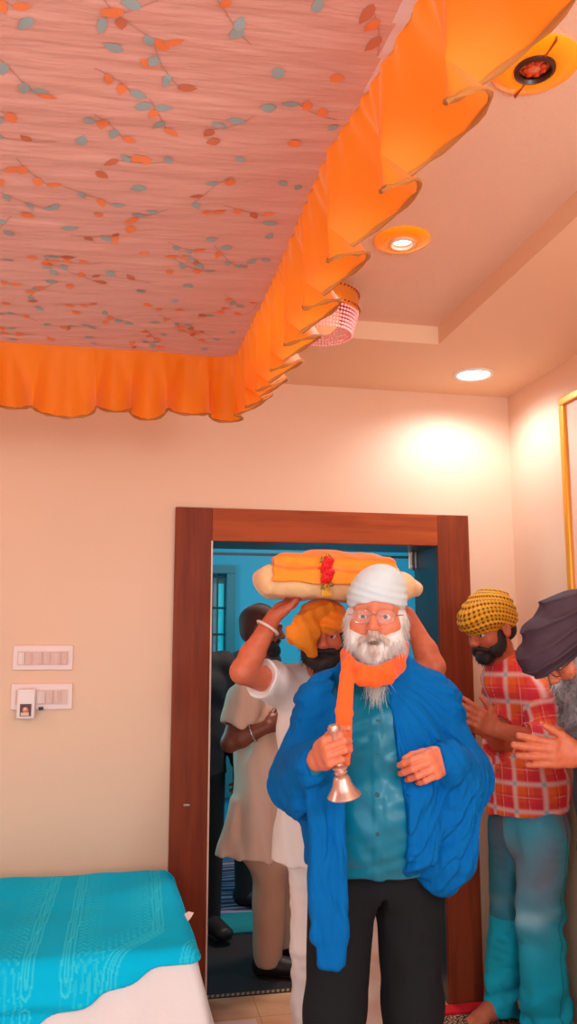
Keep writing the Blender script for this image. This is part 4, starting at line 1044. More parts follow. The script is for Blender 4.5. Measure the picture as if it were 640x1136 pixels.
# ---- the bundle he carries: board cushion, wrapped cloth, garland
def bundle():
    c = at(370, 649, 2.93); rz = nrm(V(.985, -.17, -.055)); ry = nrm(np.cross(V(0, 0, 1), rz)); up = np.cross(rz, ry); R = np.stack([rz, ry, up])
    cz = empty('cushion', c-up*.05, 'long cream wrapped cushion held overhead by the raised hands', 'cushion')
    S = Sculpt(); S.box(c-up*.006, (.268, .19, .050), R, .046, .02)
    for q in (-1, 1): S.ell(c+rz*q*.228+up*.004, (.070, .185, .052), R, .03)
    S.ell(c+rz*.285-ry*.03+up*.003, (.035, .04, .018), R, .03); S.ell(c+rz*.302-ry*.03-up*.010, (.013, .020, .018), R, .015)
    S.disp = lambda p: .004*wob(p, (7, 7, 7), 71)+.002*np.sin((p-c)@rz*60+3*wob(p, (4, 4, 4), 72)); S.amp = .007
    sculpt_obj('wrapped_pad', S, .004, c-.38, c+.38, mat('cream_cloth', (255, 194, 138), .75, sheen=.2, bump=(40, .15, (1, 1, 1)), var=.10, vscale=9), cz)
    e = c+up*.050
    ob = empty('orange_bundle', e-up*.02, 'bright orange cloth bundle lying on the cream cushion overhead', 'cloth bundle')
    T = Sculpt(); T.add(lambda p: S.ev(p)+S.disp(p)-.019, .01); T.clip(c-up*.010, -up, .004); T.clip(c+rz*.218, rz, .004); T.clip(c-rz*.226, -rz, .004)
    T.box(e+up*.008-rz*.004, (.215, .165, .042), R, .036, .02); T.box(e+up*.034+rz*.012, (.135, .13, .030), R, .028, .03)
    T.box(c-up*.05, (.5, .5, .036), R, .005, .006, -1); T.add(lambda p: S.ev(p)+S.disp(p)-.002, .003, -1)
    T.disp = lambda p: .004*wob(p, (7, 7, 7), 73)+.002*np.sin((p-c)@up*130+2*wob(p, (3, 3, 3), 74)); T.amp = .007
    def col(v):
        q = (v-c); u_ = q@up; a_ = np.array(s2l((255, 140, 8))); b_ = np.array(s2l((252, 98, 20))); m = np.clip(1.3-np.abs(u_-.040+.004*np.sin(q@rz*30))/.007, 0, 1)[:, None]*.8
        m = np.maximum(m, np.clip((u_-.075)*60, 0, .6)[:, None]); return a_*(1-m)+b_*m
    sculpt_obj('wrap', T, .004, c-.34, c+.34, mat('orange_wrap', attr='Col', rough=.65, sheen=.2), ob, col)
    g0 = at(361, 616, 2.755); g1 = at(362, 655, 2.725)
    gl_ = empty('garland', g1, 'short garland of red flowers hanging down the front of the orange bundle', 'garland')
    red = mat('rose_red', (222, 14, 22), .6); leafm = mat('garland_leaf', (120, 120, 30), .6); goldm = mat('garland_gold', (226, 160, 40), .4)
    dv = nrm(g1-g0); L = np.linalg.norm(g1-g0)
    for k in range(4):
        p = g0+dv*L*(.20+.165*k)+V(.004*(-1)**k, -.004, 0); b = MB()
        for i in range(9):
            a = 2.4*i; rr = .0035+.0016*i
            tcx = p+V(math.cos(a)*rr*1.1, -.004-.010*(1-i/9), math.sin(a)*rr)
            b.lathe([(0, .008), (.007, .006), (.0095, 0), (.007, -.006), (0, -.008)], 8, 0, tcx, (math.cos(a)*.6, -1, math.sin(a)*.6))
        b.build('flower', red, gl_, True)
    for p, n_ in ((g0+dv*.012, 'tip'), (g0+dv*(L-.02), 'tail')):
        b = MB()
        for i in range(11):
            a = i*1.3; q = p+V(.014*math.sin(i*2.1), -.004, .014*math.cos(i*1.7)); e_ = q+V(.014*math.cos(a), -.006, .012*math.sin(a)-.006)
            b.tube([q, (q+e_)/2+V(0, -.004, .002), e_], [.0022, .004, .001], 6, i % 2)
        b.build('leaf_tuft', [leafm, goldm], gl_, True)
    b = MB(); b.tube([g0, (g0+g1)/2, g1+V(0, 0, .0), g1+V(.001, .003, -.02)], [.006, .006, .006, .004], 8); b.build('cord', goldm, gl_, True)
    MB().box(g1+V(-.018, -.006, -.022), g1+V(.018, .006, .0), 0, .005).build('tassel', goldm, gl_)
bundle()

# ---- man in the pale kurta, arms folded, seen from the side in the hall
def kurta_man():
    root = empty('person', at(298, 1085, 4.0)*V(1, 1, 0), 'person in pale kurta and beige trousers, arms folded, in the hall behind the doorway', 'person')
    H = Head(at(290, 699, 4.08), (.93, -.30, -.06), (0, 0, 1), .98)
    J = dict(H=H, neck=at(285, 737, 4.1), chest=at(291, 800, 4.1), waist=at(291, 880, 4.1), pelvis=at(291, 925, 4.1),
             sha=at(272, 776, 3.95), shb=at(300, 772, 4.26), ela=at(255, 824, 3.92), elb=at(300, 830, 4.28), wra=at(297, 806, 3.86), wrb=at(318, 815, 3.98),
             hipa=at(286, 935, 4.02), hipb=at(297, 935, 4.18), w=.98)
    for q, X_, Y_ in (('a', 302, 4.0), ('b', 316, 4.22)):
        g = at(X_, 1080, Y_)*V(1, 1, 0); J['kn'+q] = g+V(-.01, 0, .48); J['an'+q] = g+V(-.02, 0, .085); J['toe'+q] = J['an'+q]+V(.17, -.05, -.06)
    S = Sculpt(); add_body(S, J)
    add_hand(S, J['wra'], at(318, 796, 3.90)-J['wra'], V(0, 1, -.1), V(0, 0, 1), (.3, .3, .35, .4), .98, (.5, .3))
    add_hand(S, J['wrb'], at(296, 815, 3.94)-J['wrb'], V(0, 1, 0), V(0, 0, 1), (.4, .4, .4, .4), .98, (.5, .3))
    bodymesh(root, S, J, (142, 74, 54), (110, 50, 42))
    T = Sculpt(); x = V(.95, -.3, 0); pk = mat('pale_kurta', (246, 198, 172), .8, bump=(40, .1, (1, 1, 1)))
    T.e(at(286, 975, 4.08), at(290, 880, 4.1), (.156, .20), (.13, .19), x, .04); T.e(at(290, 880, 4.1), at(291, 800, 4.1), (.13, .19), (.135, .185), x, .04); T.e(at(291, 800, 4.1), at(286, 752, 4.1), (.135, .185), (.08, .10), x, .05)
    for q in 'ab':
        T.c(J['neck']-V(0, 0, .06), J['sh'+q], .065, .08, .04); m_ = J['sh'+q]*.5+J['el'+q]*.5; T.c(J['sh'+q], m_, .084, .080, .03)
        d = nrm(J['el'+q]-J['sh'+q]); T.c(m_+d*.12, m_+d*.2, .113, .12, .006, -1)
    # arms stay clear of the cloth
    T.c(J['ela'], J['wra'], .044, .03, .01, -1)
    T.e(at(262, 890, 4.0), at(245, 968, 3.98), (.025, .04), (.050, .035), V(1, .2, 0), .03)       # back flap at the side slit
    T.clip(at(250, 949, 4.0), (-.12, 0, -1), .005)
    T.disp = lambda p: .006*wob(p, (5, 5, 2.5), 81)+.0035*np.sin(p[:, 0]*60+p[:, 2]*14+3*wob(p, (3, 3, 2), 82)); T.amp = .01
    lo, hi = bounds(J['sha'], J['shb'], J['ela'], J['neck'], at(280, 958, 4.05), pad=.24); sculpt_obj('kurta', T, .0062, lo, hi, pk, root)
    U = Sculpt(); 
    for q in 'ab': U.c(J['hip'+q], J['kn'+q], .105, .086, .03); U.c(J['kn'+q], J['an'+q]-V(0, 0, .02), .086, .066, .03)
    U.clip(V(0, 0, .05), (0, 0, -1), .006); U.disp = lambda p: .005*wob(p, (5, 5, 3), 83); U.amp = .006
    lo, hi = bounds(J['hipa'], J['hipb'], J['ana'], J['anb'], pad=.2); lo[2] = -.02
    sculpt_obj('trousers', U, .0065, lo, hi, mat('beige_cloth', (206, 156, 130), .8), root)
    for q in 'ab':
        K = Sculpt(); g = J['an'+q]*V(1, 1, 0); d = nrm(V(.96, -.28, 0)); K.e(g+V(0, 0, .05)-d*.03, g+d*.178+V(0, 0, .034), (.048, .052), (.050, .032), np.cross((0, 0, 1), d), .03); K.clip(V(0, 0, .003), (0, 0, -1), .004)
        lo, hi = bounds(g, g+d*.2, pad=.12); lo[2] = -.02; sculpt_obj('shoe', K, .006, lo, hi, mat('dark_shoe', (40, 28, 28), .5), root)
    Bd = Sculpt(); E_ = lambda c, r: Bd.ell(H(*c), np.array(r)*H.sc, H.R, .02)
    for q in (-1, 1): E_((q*.064, .02, -.045), (.018, .04, .045)); E_((q*.042, .055, -.08), (.032, .034, .034))
    E_((0, .072, -.10), (.04, .034, .036)); Bd.c(H(-.03, .09, -.048), H(.03, .09, -.048), .010, .010, .01)
    hairy(root, 'beard', Bd, .005, H.c-.2, H.c+.15, H, 300, .0013, (.008, .02), flat((34, 26, 26)), hairm)
    Q = Sculpt(); Q.ell(H(0, -.02, .045), (.080, .098, .082), H.R, .01); Q.ell(H(0, -.05, -.01), (.078, .06, .06), H.R, .02); Q.ell(H(0, .11, .0), (.12, .06, .06), H.R, .02, -1)
    sculpt_obj('hair', Q, .005, H.c-.2, H.c+.2, mat('cropped_hair', (92, 52, 46), .85), root)
    f_ = nrm(J['ela']-J['wra']); ring_part(root, 'bangle', J['wra']+f_*.075, f_, .042, .004, steel)
    return J
kurta_man()

# ---- two people in black further back
def dark_person(label, px, Y, headpx, fwd, print_=False):
    c = at(px, 800, Y); z0 = .017; root = empty('person', c*V(1, 1, 0)+V(0, 0, z0), label, 'person')
    x = nrm(np.cross(fwd, (0, 0, 1))); F_ = nrm(V(fwd[0], fwd[1], 0)); b = c*V(1, 1, 0)+V(0, 0, z0)
    H = Head(b+V(0, 0, 1.60)+(at(headpx, 700, Y)-at(px, 700, Y))*V(1, 1, 0), fwd, (0, 0, 1), .98)
    J = dict(z0=z0, H=H, neck=b+V(0, 0, 1.43), chest=b+V(0, 0, 1.2), waist=b+V(0, 0, 1.0), pelvis=b+V(0, 0, .9), sha=b-x*.165+V(0, 0, 1.37), shb=b+x*.165+V(0, 0, 1.37),
             ela=b-x*.225+V(0, 0, 1.09), elb=b+x*.225+V(0, 0, 1.09), wra=b-x*.21+F_*.10+V(0, 0, .87), wrb=b+x*.21+F_*.10+V(0, 0, .87), hipa=b-x*.085+V(0, 0, .88), hipb=b+x*.085+V(0, 0, .88))
    for q, s in (('a', -1), ('b', 1)):
        g = b+x*s*.10; J['kn'+q] = g+V(0, 0, .48); J['an'+q] = g+V(0, 0, .085); J['toe'+q] = J['an'+q]+F_*.17-V(0, 0, .06)
    S = Sculpt(); add_body(S, J)
    for q, s in (('a', 1), ('b', -1)): add_hand(S, J['wr'+q], V(0, 0, -1)+F_*.2, x*s, F_, (.35, .4, .45, .5), .96, (.4, .2))
    bodymesh(root, S, J, (138, 74, 56), h=.0065)
    for q in 'ab':
        K = Sculpt(); g = J['an'+q]*V(1, 1, 0)+V(0, 0, z0); K.e(g+V(0, 0, .05)-F_*.03, g+F_*.178+V(0, 0, .034), (.050, .057), (.051, .033), x, .03); K.clip(g+V(0, 0, .001), (0, 0, -1), .004)
        l_, h_ = bounds(g, g+F_*.2, pad=.12); l_[2] = -.02; sculpt_obj('shoe', K, .007, l_, h_, mat('dark_shoe', (40, 28, 28), .5), root)
    T = Sculpt(); T.e(b+V(0, 0, .80), b+V(0, 0, 1.0), (.185, .135), (.165, .125), x, .04); T.e(b+V(0, 0, 1.0), b+V(0, 0, 1.25), (.165, .125), (.18, .125), x, .04); T.e(b+V(0, 0, 1.25), b+V(0, 0, 1.42), (.18, .125), (.09, .08), x, .05)
    for q in 'ab': T.c(J['neck']-V(0, 0, .05), J['sh'+q], .06, .075, .04); T.c(J['sh'+q], J['el'+q], .075, .062, .03); T.c(J['el'+q], J['wr'+q], .062, .045, .03)
    T.clip(b+V(0, 0, .80), (0, 0, -1), .006); T.disp = lambda p: .006*wob(p, (5, 5, 4), 91); T.amp = .008
    lo, hi = bounds(*[J[k] for k in ('sha', 'shb', 'ela', 'elb', 'wra', 'wrb', 'neck')], b+V(0, 0, .8), pad=.15)
    def col(v):
        bl = np.array(s2l((30, 28, 34))); wh = np.array(s2l((150, 150, 160))); q = v-b
        m = np.zeros(len(v)); 
        if print_: m = ((np.abs(np.hypot((q@x-.06)/.06, (q[:, 2]-1.22)/.10)-1) < .07)|(np.abs(np.hypot((q@x-.10)/.04, (q[:, 2]-1.26)/.08)-1) < .08)).astype(float)*.7
        m = m[:, None]; return bl*(1-m)+wh*m
    sculpt_obj('jacket', T, .0065, lo, hi, mat('black_cloth', attr='Col', rough=.8), root, col)
    U = Sculpt(); U.e(b+V(0, 0, .86), b+V(0, 0, .9), (.155, .12), (.155, .12), x, .03)
    for q in 'ab': U.c(J['hip'+q], J['kn'+q], .095, .074, .03); U.c(J['kn'+q], J['an'+q]-V(0, 0, .03), .074, .062, .03)
    U.clip(V(0, 0, .05), (0, 0, -1), .006); lo, hi = bounds(J['hipa'], J['hipb'], J['ana'], J['anb'], pad=.2); lo[2] = -.02
    sculpt_obj('trousers', U, .008, lo, hi, mat('black_trousers', (30, 28, 32), .8), root)
    Q = Sculpt(); Q.ell(H(0, -.015, .05), (.083, .10, .085), H.R, .01); Q.ell(H(0, -.05, -.01), (.08, .06, .06), H.R, .02); Q.ell(H(0, .11, .0), (.12, .065, .065), H.R, .02, -1)
    sculpt_obj('hair', Q, .0065, H.c-.2, H.c+.2, mat('black_hair', (30, 24, 24), .7), root)
dark_person('person in black jacket with white print, mostly hidden behind the left door casing', 216, 4.55, 212, (.35, -.94, 0), True)
dark_person('person in plain black close behind the man in the pale kurta', 283, 5.05, 290, (.75, -.6, 0))

# ---- man in the checked shirt
def plaid(u, v):
    R_, O_, C_, W_, T_ = [np.array(s2l(c)) for c in ((240, 62, 56), (255, 108, 28), (222, 36, 68), (250, 212, 206), (160, 182, 190))]
    P_ = .104; a = (u/P_) % 1; b = (v/P_) % 1
    st = lambda t, c, w, s=.03: np.clip((w-np.abs(((t-c+.5) % 1)-.5))/s, 0, 1)[:, None]
    col = np.broadcast_to(R_, (len(u), 3)).copy()
    mx = lambda m, c: col.__setitem__(slice(None), col*(1-m)+c*m)
    mx(np.clip(st(a, .27, .15)*.55+st(b, .27, .15)*.55, 0, 1)*.98, O_); mx(st(a, .73, .13)*.5, C_); mx(st(b, .73, .13)*.5, C_)
    mx(st(a, .5, .125, .10)*.72, W_); mx(st(b, .5, .125, .10)*.72, W_); mx(st(a, .5, .115, .07)*st(b, .5, .115, .07)*.95, T_)
    mx(st(a, .02, .014, .012)*.55, W_); mx(st(b, .02, .014, .012)*.55, W_)
    return col
def checked_man():
    root = empty('person', at(578, 1120, 3.25)*V(1, 1, 0), 'person in red and orange checked shirt, jeans and yellow-black checked turban, palms joined', 'person')
    H = Head(at(545, 699, 3.09), (-.91, -.30, -.27), (-.15, 0, 1), .98)
    fw_ = nrm(V(-.93, -.34, 0)); x = nrm(np.cross(fw_, (0, 0, 1)))                # x: towards the wall side (own right)
    J = dict(z0=.013, H=H, neck=at(558, 744, 3.12), chest=at(577, 805, 3.16), waist=at(584, 870, 3.17), pelvis=at(586, 905, 3.18),
             sha=at(599, 776, 2.99), shb=at(557, 772, 3.30), ela=at(612, 826, 2.92), elb=at(556, 832, 3.28), wra=at(550, 809, 2.91), wrb=at(545, 812, 3.02),
             hipa=at(602, 920, 3.09), hipb=at(568, 918, 3.24), w=.94)
    gA = at(606, 1100, 3.16)*V(1, 1, 0); gB = at(556, 1085, 3.37)*V(1, 1, 0)
    J.update(kna=gA+V(-.03, -.03, .48), ana=gA+V(.0, .0, .085), toea=gA+V(-.17, -.06, .02), knb=gB+V(.02, -.05, .48), anb=gB+V(0, 0, .085), toeb=gB+V(-.17, -.05, .02))
    S = Sculpt(); add_body(S, J)
    dA = at(512, 785, 2.88)-J['wra']
    add_hand(S, J['wra'], dA, V(.05, 1, 0), V(.35, 0, 1), (.12, .10, .12, .16), .98, (.75, .1), .05)
    add_hand(S, J['wrb'], at(508, 788, 2.95)-J['wrb'], V(-.05, -1, 0), V(.35, 0, 1), (.10, .10, .12, .16), .98, (.75, .1), .03)
    bodymesh(root, S, J, (196, 98, 66), (130, 58, 50), h=.0038)
    # shirt
    T = Sculpt()
    T.e(at(586, 912, 3.18), at(584, 865, 3.17), (.178, .152), (.165, .142), x, .04); T.e(at(584, 865, 3.17), at(578, 805, 3.16), (.165, .142), (.17, .135), x, .04); T.e(at(578, 805, 3.16), at(562, 752, 3.13), (.17, .135), (.09, .08), x, .05)
    for q in 'ab':
        T.c(J['neck']-V(0, 0, .036), J['sh'+q], .072, .076, .04); T.c(J['sh'+q], J['el'+q], .076, .068, .025); m_ = J['el'+q]*.52+J['wr'+q]*.48; T.c(J['el'+q], m_, .066, .056, .02)
        d = nrm(J['wr'+q]-J['el'+q]); T.c(m_+d*.066, m_+d*.14, .082, .086, .006, -1)
    # collar
    n0 = J['neck']+V(0, 0, -.006); T.e(n0, n0+V(-.008, 0, .056), (.076, .072), (.068, .066), x, .005); T.ell(n0+V(-.012, 0, .098), (.060, .060, .055), None, .004, -1)
    T.c(n0+fw_*.08+V(0, 0, .05), n0+fw_*.13-V(0, 0, .05), .026, .004, .006, -1)
    T.add(lambda p: (p[:, 2]*-1+(at(586, 897, 3.12)[2]-.010-.022*np.clip(-(p-J['pelvis'])@(-fw_)/.15, -1, 1)*1+.012*np.sin((p@x)*16+1))), .006, 2)
    def disp(p):
        q = p-J['chest']; u = q@fw_; s_ = q@x
        pk_ = np.exp(-(np.abs(s_+.085)/.045)**8)*np.exp(-(np.abs(q[:, 2]-.045)/.055)**8)*(u > 0)*.002
        return .005*wob(p, (5, 5, 5), 101)+.0035*np.sin(q[:, 2]*42+s_*24+3*wob(p, (3, 3, 3), 102))*np.clip(1-np.abs(q[:, 2]+.15)/.25, .25, 1)-pk_-.002*np.exp(-(s_/.014)**4)*(u > 0)
    T.disp = disp; T.amp = .012
    pl_ = (J['sha'], J['ela'], J['wra']); pr_ = (J['shb'], J['elb'], J['wrb'])
    def col(v):
        ax0 = J['pelvis']; ax1 = J['chest']; t = (v[:, 2]-ax0[2])/(ax1[2]-ax0[2]); cen = ax0+t[:, None]*(ax1-ax0); q = v-cen
        u = np.arctan2(q@x, q@fw_)*.15+.021; vv = v[:, 2]+.03*(q@fw_)
        dt = np.full(len(v), 9.0)
        for (s0, e0, w0) in (pl_, pr_):
            for a, b, off in ((s0, e0, 0.0), (e0, w0, np.linalg.norm(e0-s0))):
                d = b-a; L = np.linalg.norm(d); d = d/L; r = v-a; h = np.clip(r@d, 0, L); rr = r-h[:, None]*d; ds = np.sqrt((rr*rr).sum(1))
                xx, yy, _ = frame(d, V(.3, -.9, .2)); m = (ds < .088)&(ds < dt)&((r@d > .02)|(off > 0)); 
                out_ = np.abs(q@x) > .135 if off == 0 else (ds < .082)
                m = m&(out_ | (off > 0)); dt = np.where(m, ds, dt)
                u = np.where(m, np.arctan2(rr@yy, rr@xx)*.068+.05, u); vv = np.where(m, off+r@d+.02, vv)
        return plaid(u, vv)
    lo, hi = bounds(J['sha'], J['shb'], J['ela'], J['elb'], J['neck'], at(586, 915, 3.17), pad=.22)
    cm_ = mat('checked_cotton', attr='Col', rough=.8, bump=(90, .12, (1, 1, 1)))
    so = sculpt_obj('shirt', T, .0036, lo, hi, cm_, root, col)
    Tf = T.field()
    for k in range(4):
        z_ = J['chest'][2]+.09-.085*k; p0 = J['chest']*V(1, 1, 0)+V(0, 0, z_)+(J['pelvis']-J['chest'])*V(1, 1, 0)*(.085*k/.35); P = p0+fw_*np.arange(.3, 0, -.002)[:, None]; i = np.argmax(Tf(P) < .002)
        MB().lathe([(0, .003), (.0055, .0025), (.006, 0)], 12, 0, P[i], fw_).build('button', mat('shirt_button', (90, 90, 100), .4), so)
    # jeans
    U = Sculpt(); U.e(J['pelvis']+V(0, 0, -.03), J['pelvis']+V(0, 0, .03), (.155, .125), (.152, .12), x, .03)
    U.c(J['hipa'], J['kna'], .105, .086, .03); U.c(J['kna'], J['ana']+V(.0, 0, -.05), .086, .098, .03); U.c(J['hipb'], J['knb'], .10, .074, .03); U.c(J['knb'], J['anb']+V(0, 0, -.03), .074, .072, .03)
    U.clip(V(0, 0, .018), (0, 0, -1), .006); U.c(J['toeb']+V(.07, .02, .035), J['toeb']+V(-.03, -.01, .02), .045, .05, .01, -1); U.c(J['toea']+V(.06, .02, .03), J['toea']+V(-.03, -.01, .02), .05, .05, .01, -1)
    def jd(p):
        f = .007*wob(p, (5, 5, 3), 103)
        for kn, am in ((J['kna'], 1.0), (J['knb'], .6)):
            q = p-kn; near = np.exp(-(np.hypot(q[:, 0], q[:, 1])/.12)**4); f = f-near*am*.010*np.sin(q[:, 2]*52+q[:, 0]*26+1.2*np.sin(q[:, 1]*20))*np.exp(-((q[:, 2]+.02)/.12)**2)
            f = f-near*.011*np.sin(q[:, 2]*62-q[:, 0]*30+2*wob(p, (4, 4, 4), 104))*np.clip((.26-p[:, 2])*7, 0, 1)
        return f
    U.disp = jd; U.amp = .02
    def jcol(v):
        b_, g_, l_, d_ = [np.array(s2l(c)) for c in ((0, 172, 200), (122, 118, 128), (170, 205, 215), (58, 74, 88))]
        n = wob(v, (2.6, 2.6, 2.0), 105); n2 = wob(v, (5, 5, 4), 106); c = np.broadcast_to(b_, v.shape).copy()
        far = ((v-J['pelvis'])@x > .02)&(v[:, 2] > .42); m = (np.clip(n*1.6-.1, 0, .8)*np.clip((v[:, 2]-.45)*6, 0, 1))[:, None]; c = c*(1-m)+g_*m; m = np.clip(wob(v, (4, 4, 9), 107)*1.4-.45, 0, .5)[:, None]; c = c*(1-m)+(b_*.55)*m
        th = np.exp(-(((v-(J['hipa']*.5+J['kna']*.5))@fw_-.06)/.07)**2)*np.exp(-((v[:, 2]-.66)/.2)**2)*((v-J['pelvis'])@x < .03); m = (th*.8)[:, None]; c = c*(1-m)+g_*1.15*m
        kq = v-J['kna']; m = (np.exp(-((kq[:, 2]-.01+.35*(kq@fw_-.05))/.028)**2)*np.clip((kq@fw_)*14, 0, 1)*.55)[:, None]; c = c*(1-m)+l_*m  # fold highlight along the knee ridge, painted into the denim colour
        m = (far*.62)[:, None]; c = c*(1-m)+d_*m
        s_ = np.abs(((v-J['hipa'])@fw_)+.02+.0*v[:, 2]) < .0035; s_ = s_&((v-J['pelvis'])@x < -.05); c[s_] *= .55
        return c
    lo, hi = bounds(J['hipa'], J['hipb'], J['ana'], J['anb'], J['pelvis'], pad=.22); lo[2] = -.02
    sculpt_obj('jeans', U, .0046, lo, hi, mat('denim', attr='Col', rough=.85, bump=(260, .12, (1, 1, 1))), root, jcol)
    # turban
    Q = Sculpt(); Q.ell(H(0, .008, .066), (.096, .126, .076), H.R, .02); Q.ell(H(0, -.02, .098), (.082, .100, .068), H.R, .03); Q.ell(H(0, .05, .050), (.072, .070, .042), H.R, .03); Q.ell(H(0, -.055, .03), (.085, .062, .055), H.R, .03)
    def rows(v):
        L = H.loc(v); return L[:, 2]-.20*L[:, 1]+.55*(L[:, 1]*L[:, 1])*3-.012*np.sin(L[:, 1]*18), np.arctan2(L[:, 0], L[:, 1])*.10
    Q.disp = lambda p: .0028*np.sin(rows(p)[0]*2*math.pi/.030)+.002*wob(p, (8, 8, 8), 108); Q.amp = .006
    def tcol(v):
        t, a = rows(v); y_ = np.array(s2l((238, 160, 20))); k_ = np.array(s2l((58, 38, 22))); m1 = np.clip(np.sin(t*2*math.pi/.0165)*2.2, 0, 1); m2 = np.clip(np.sin(a*2*math.pi/.0165+2*np.floor(t/.03))*2.2, 0, 1)
        m = np.clip(.32*m1+.32*m2+.55*m1*m2, 0, 1)[:, None]; return y_*(1-m)+k_*m
    sculpt_obj('turban', Q, .0027, H.c-.2, H.c+.22, mat('checked_turban', attr='Col', rough=.8), root, tcol)
    # short black beard and moustache
    Bd = Sculpt(); E_ = lambda c, r, op=1: Bd.ell(H(*c), np.array(r)*H.sc, H.R, .016, op)
    for q in (-1, 1): E_((q*.0655, .018, -.034), (.009, .022, .042)); E_((q*.052, .046, -.068), (.021, .036, .032)); Bd.c(H(0, .106, -.045), H(q*.036, .086, -.060), .0095, .0085, .01)
    E_((0, .072, -.092), (.042, .033, .032)); E_((0, .115, -.064), (.016, .014, .005), -1)
    hairy(root, 'beard', Bd, .0035, H.c-.2, H.c+.15, H, 900, .0010, (.008, .018), flat((38, 28, 28)), hairm, ok=lambda c: (H.loc(c)[:, 2] < .02)+1e-6)
    # hair showing at the nape
    Q = Sculpt(); Q.ell(H(0, -.055, -.012), (.070, .048, .052), H.R, .02); sculpt_obj('hair', Q, .005, H.c-.2, H.c+.2, mat('nape_hair', (48, 34, 32), .8), root)
    return J
PJ = checked_man()

# ---- man in the dark turban, bowing, at the right edge
def bowing_man():
    F_ = nrm(V(-.76, -.10, -.62)); up = nrm(V(-.62, -.02, .78))
    root = empty('person', at(700, 1136, 2.42)*V(1, 1, 0), 'person in large dark turban with grey beard, bowing with palms together at the right', 'person')
    H = Head(at(632, 722, 2.42), F_, up, 1.0)
    J = dict(H=H, neck=at(658, 756, 2.45), chest=at(682, 812, 2.45), waist=at(692, 890, 2.45), pelvis=at(698, 945, 2.45),
             sha=at(690, 790, 2.26), shb=at(684, 786, 2.62), ela=at(706, 880, 2.22), elb=at(684, 876, 2.62), wra=at(645, 838, 2.33), wrb=at(645, 838, 2.44),
             hipa=at(704, 960, 2.36), hipb=at(692, 960, 2.53), w=.98)
    for q, Y_ in (('a', 2.34), ('b', 2.54)):
        g = at(694, 1000, Y_)*V(1, 1, 0); J['kn'+q] = g+V(-.02, 0, .48); J['an'+q] = g+V(.02, 0, .085); J['toe'+q] = J['an'+q]+V(-.17, -.03, -.06)
    S = Sculpt(); add_body(S, J)
    add_hand(S, J['wra'], at(590, 834, 2.36)-J['wra'], V(.04, 1, 0), V(.1, 0, 1), (.10, .06, .08, .12), 1.05, (.62, .0), .09, .006, .1, 1.2)
    add_hand(S, J['wrb'], at(592, 834, 2.41)-J['wrb'], V(-.04, -1, 0), V(.1, 0, 1), (.08, .06, .08, .12), 1.04, (.62, .0), .07, .006, .1, 1.2)
    bodymesh(root, S, J, (206, 106, 70), (140, 60, 50), (90, 80, 78), h=.0036)
    x = V(0, 1, 0); sm_ = mat('slate_shirt', (66, 66, 76), .8, bump=(40, .1, (1, 1, 1)))
    T = Sculpt(); T.e(at(698, 960, 2.45), at(692, 890, 2.45), (.18, .14), (.17, .13), x, .04); T.e(at(692, 890, 2.45), at(682, 812, 2.45), (.17, .13), (.185, .13), x, .04); T.e(at(682, 812, 2.45), at(664, 768, 2.45), (.185, .13), (.09, .075), x, .05)
    for q in 'ab':
        T.c(J['neck']-V(-.03, 0, .05), J['sh'+q], .06, .072, .04); T.c(J['sh'+q], J['el'+q], .072, .062, .03); m_ = J['el'+q]*.62+J['wr'+q]*.38; T.c(J['el'+q], m_, .062, .052, .02)
    T.clip(at(712, 955, 2.4), (0, 0, -1), .006); T.disp = lambda p: .005*wob(p, (5, 5, 5), 111); T.amp = .008
    lo, hi = bounds(J['sha'], J['shb'], J['ela'], J['elb'], J['neck'], at(712, 958, 2.45), pad=.2); sculpt_obj('shirt', T, .006, lo, hi, sm_, root)
    U = Sculpt(); U.e(J['pelvis'], J['pelvis']+V(0, 0, .04), (.155, .12), (.155, .12), x, .03)
    for q in 'ab': U.c(J['hip'+q], J['kn'+q], .10, .078, .03); U.c(J['kn'+q], J['an'+q]-V(0, 0, .03), .078, .066, .03)
    U.clip(V(0, 0, .05), (0, 0, -1), .006); lo, hi = bounds(J['hipa'], J['hipb'], J['ana'], J['anb'], pad=.2); lo[2] = -.02
    sculpt_obj('trousers', U, .008, lo, hi, mat('navy_trousers', (52, 54, 66), .8), root)
    # turban: a long wrapped mass with broad overlapping folds
    Q = Sculpt()
    Q.ell(H(0, .010, .062), (.112, .150, .070), H.R, .02); Q.ell(H(0, -.035, .095), (.100, .125, .070), H.R, .03)
    Q.c(H(0, .118, .045), H(0, .06, .05), .034, .06, .04); Q.ell(H(0, -.09, .04), (.10, .07, .07), H.R, .03)
    def fold(p):
        L = H.loc(p); t = L[:, 2]*1.0-L[:, 1]*.16+L[:, 1]**2*1.4+np.abs(L[:, 0])*.15+.004*wob(p, (6, 6, 6), 112)
        s_ = (t/.040+.3) % 1; return -.024*(s_**2.6)*(1-np.clip((s_-.92)*12.5, 0, 1))+.006, L
    Q.disp = lambda p: fold(p)[0]*np.clip(1.2-np.abs(fold(p)[1][:, 1]-.0)/.2, .3, 1)+.0025*wob(p, (7, 7, 7), 113); Q.amp = .026
    sculpt_obj('turban', Q, .0034, H.c-.26, H.c+.26, mat('plum_turban', (72, 50, 60), .8, bump=(70, .15, (1, 1, 1))), root)
    # beard
    Bd = Sculpt(); E_ = lambda c, r: Bd.ell(H(*c), np.array(r)*H.sc, H.R, .02)
    for q in (-1, 1): E_((q*.064, .02, -.035), (.02, .036, .05)); E_((q*.048, .052, -.072), (.036, .040, .038)); Bd.c(H(0, .104, -.045), H(q*.038, .086, -.062), .012, .011, .01)
    E_((0, .074, -.098), (.05, .04, .042)); ch = H(0, .07, -.10)
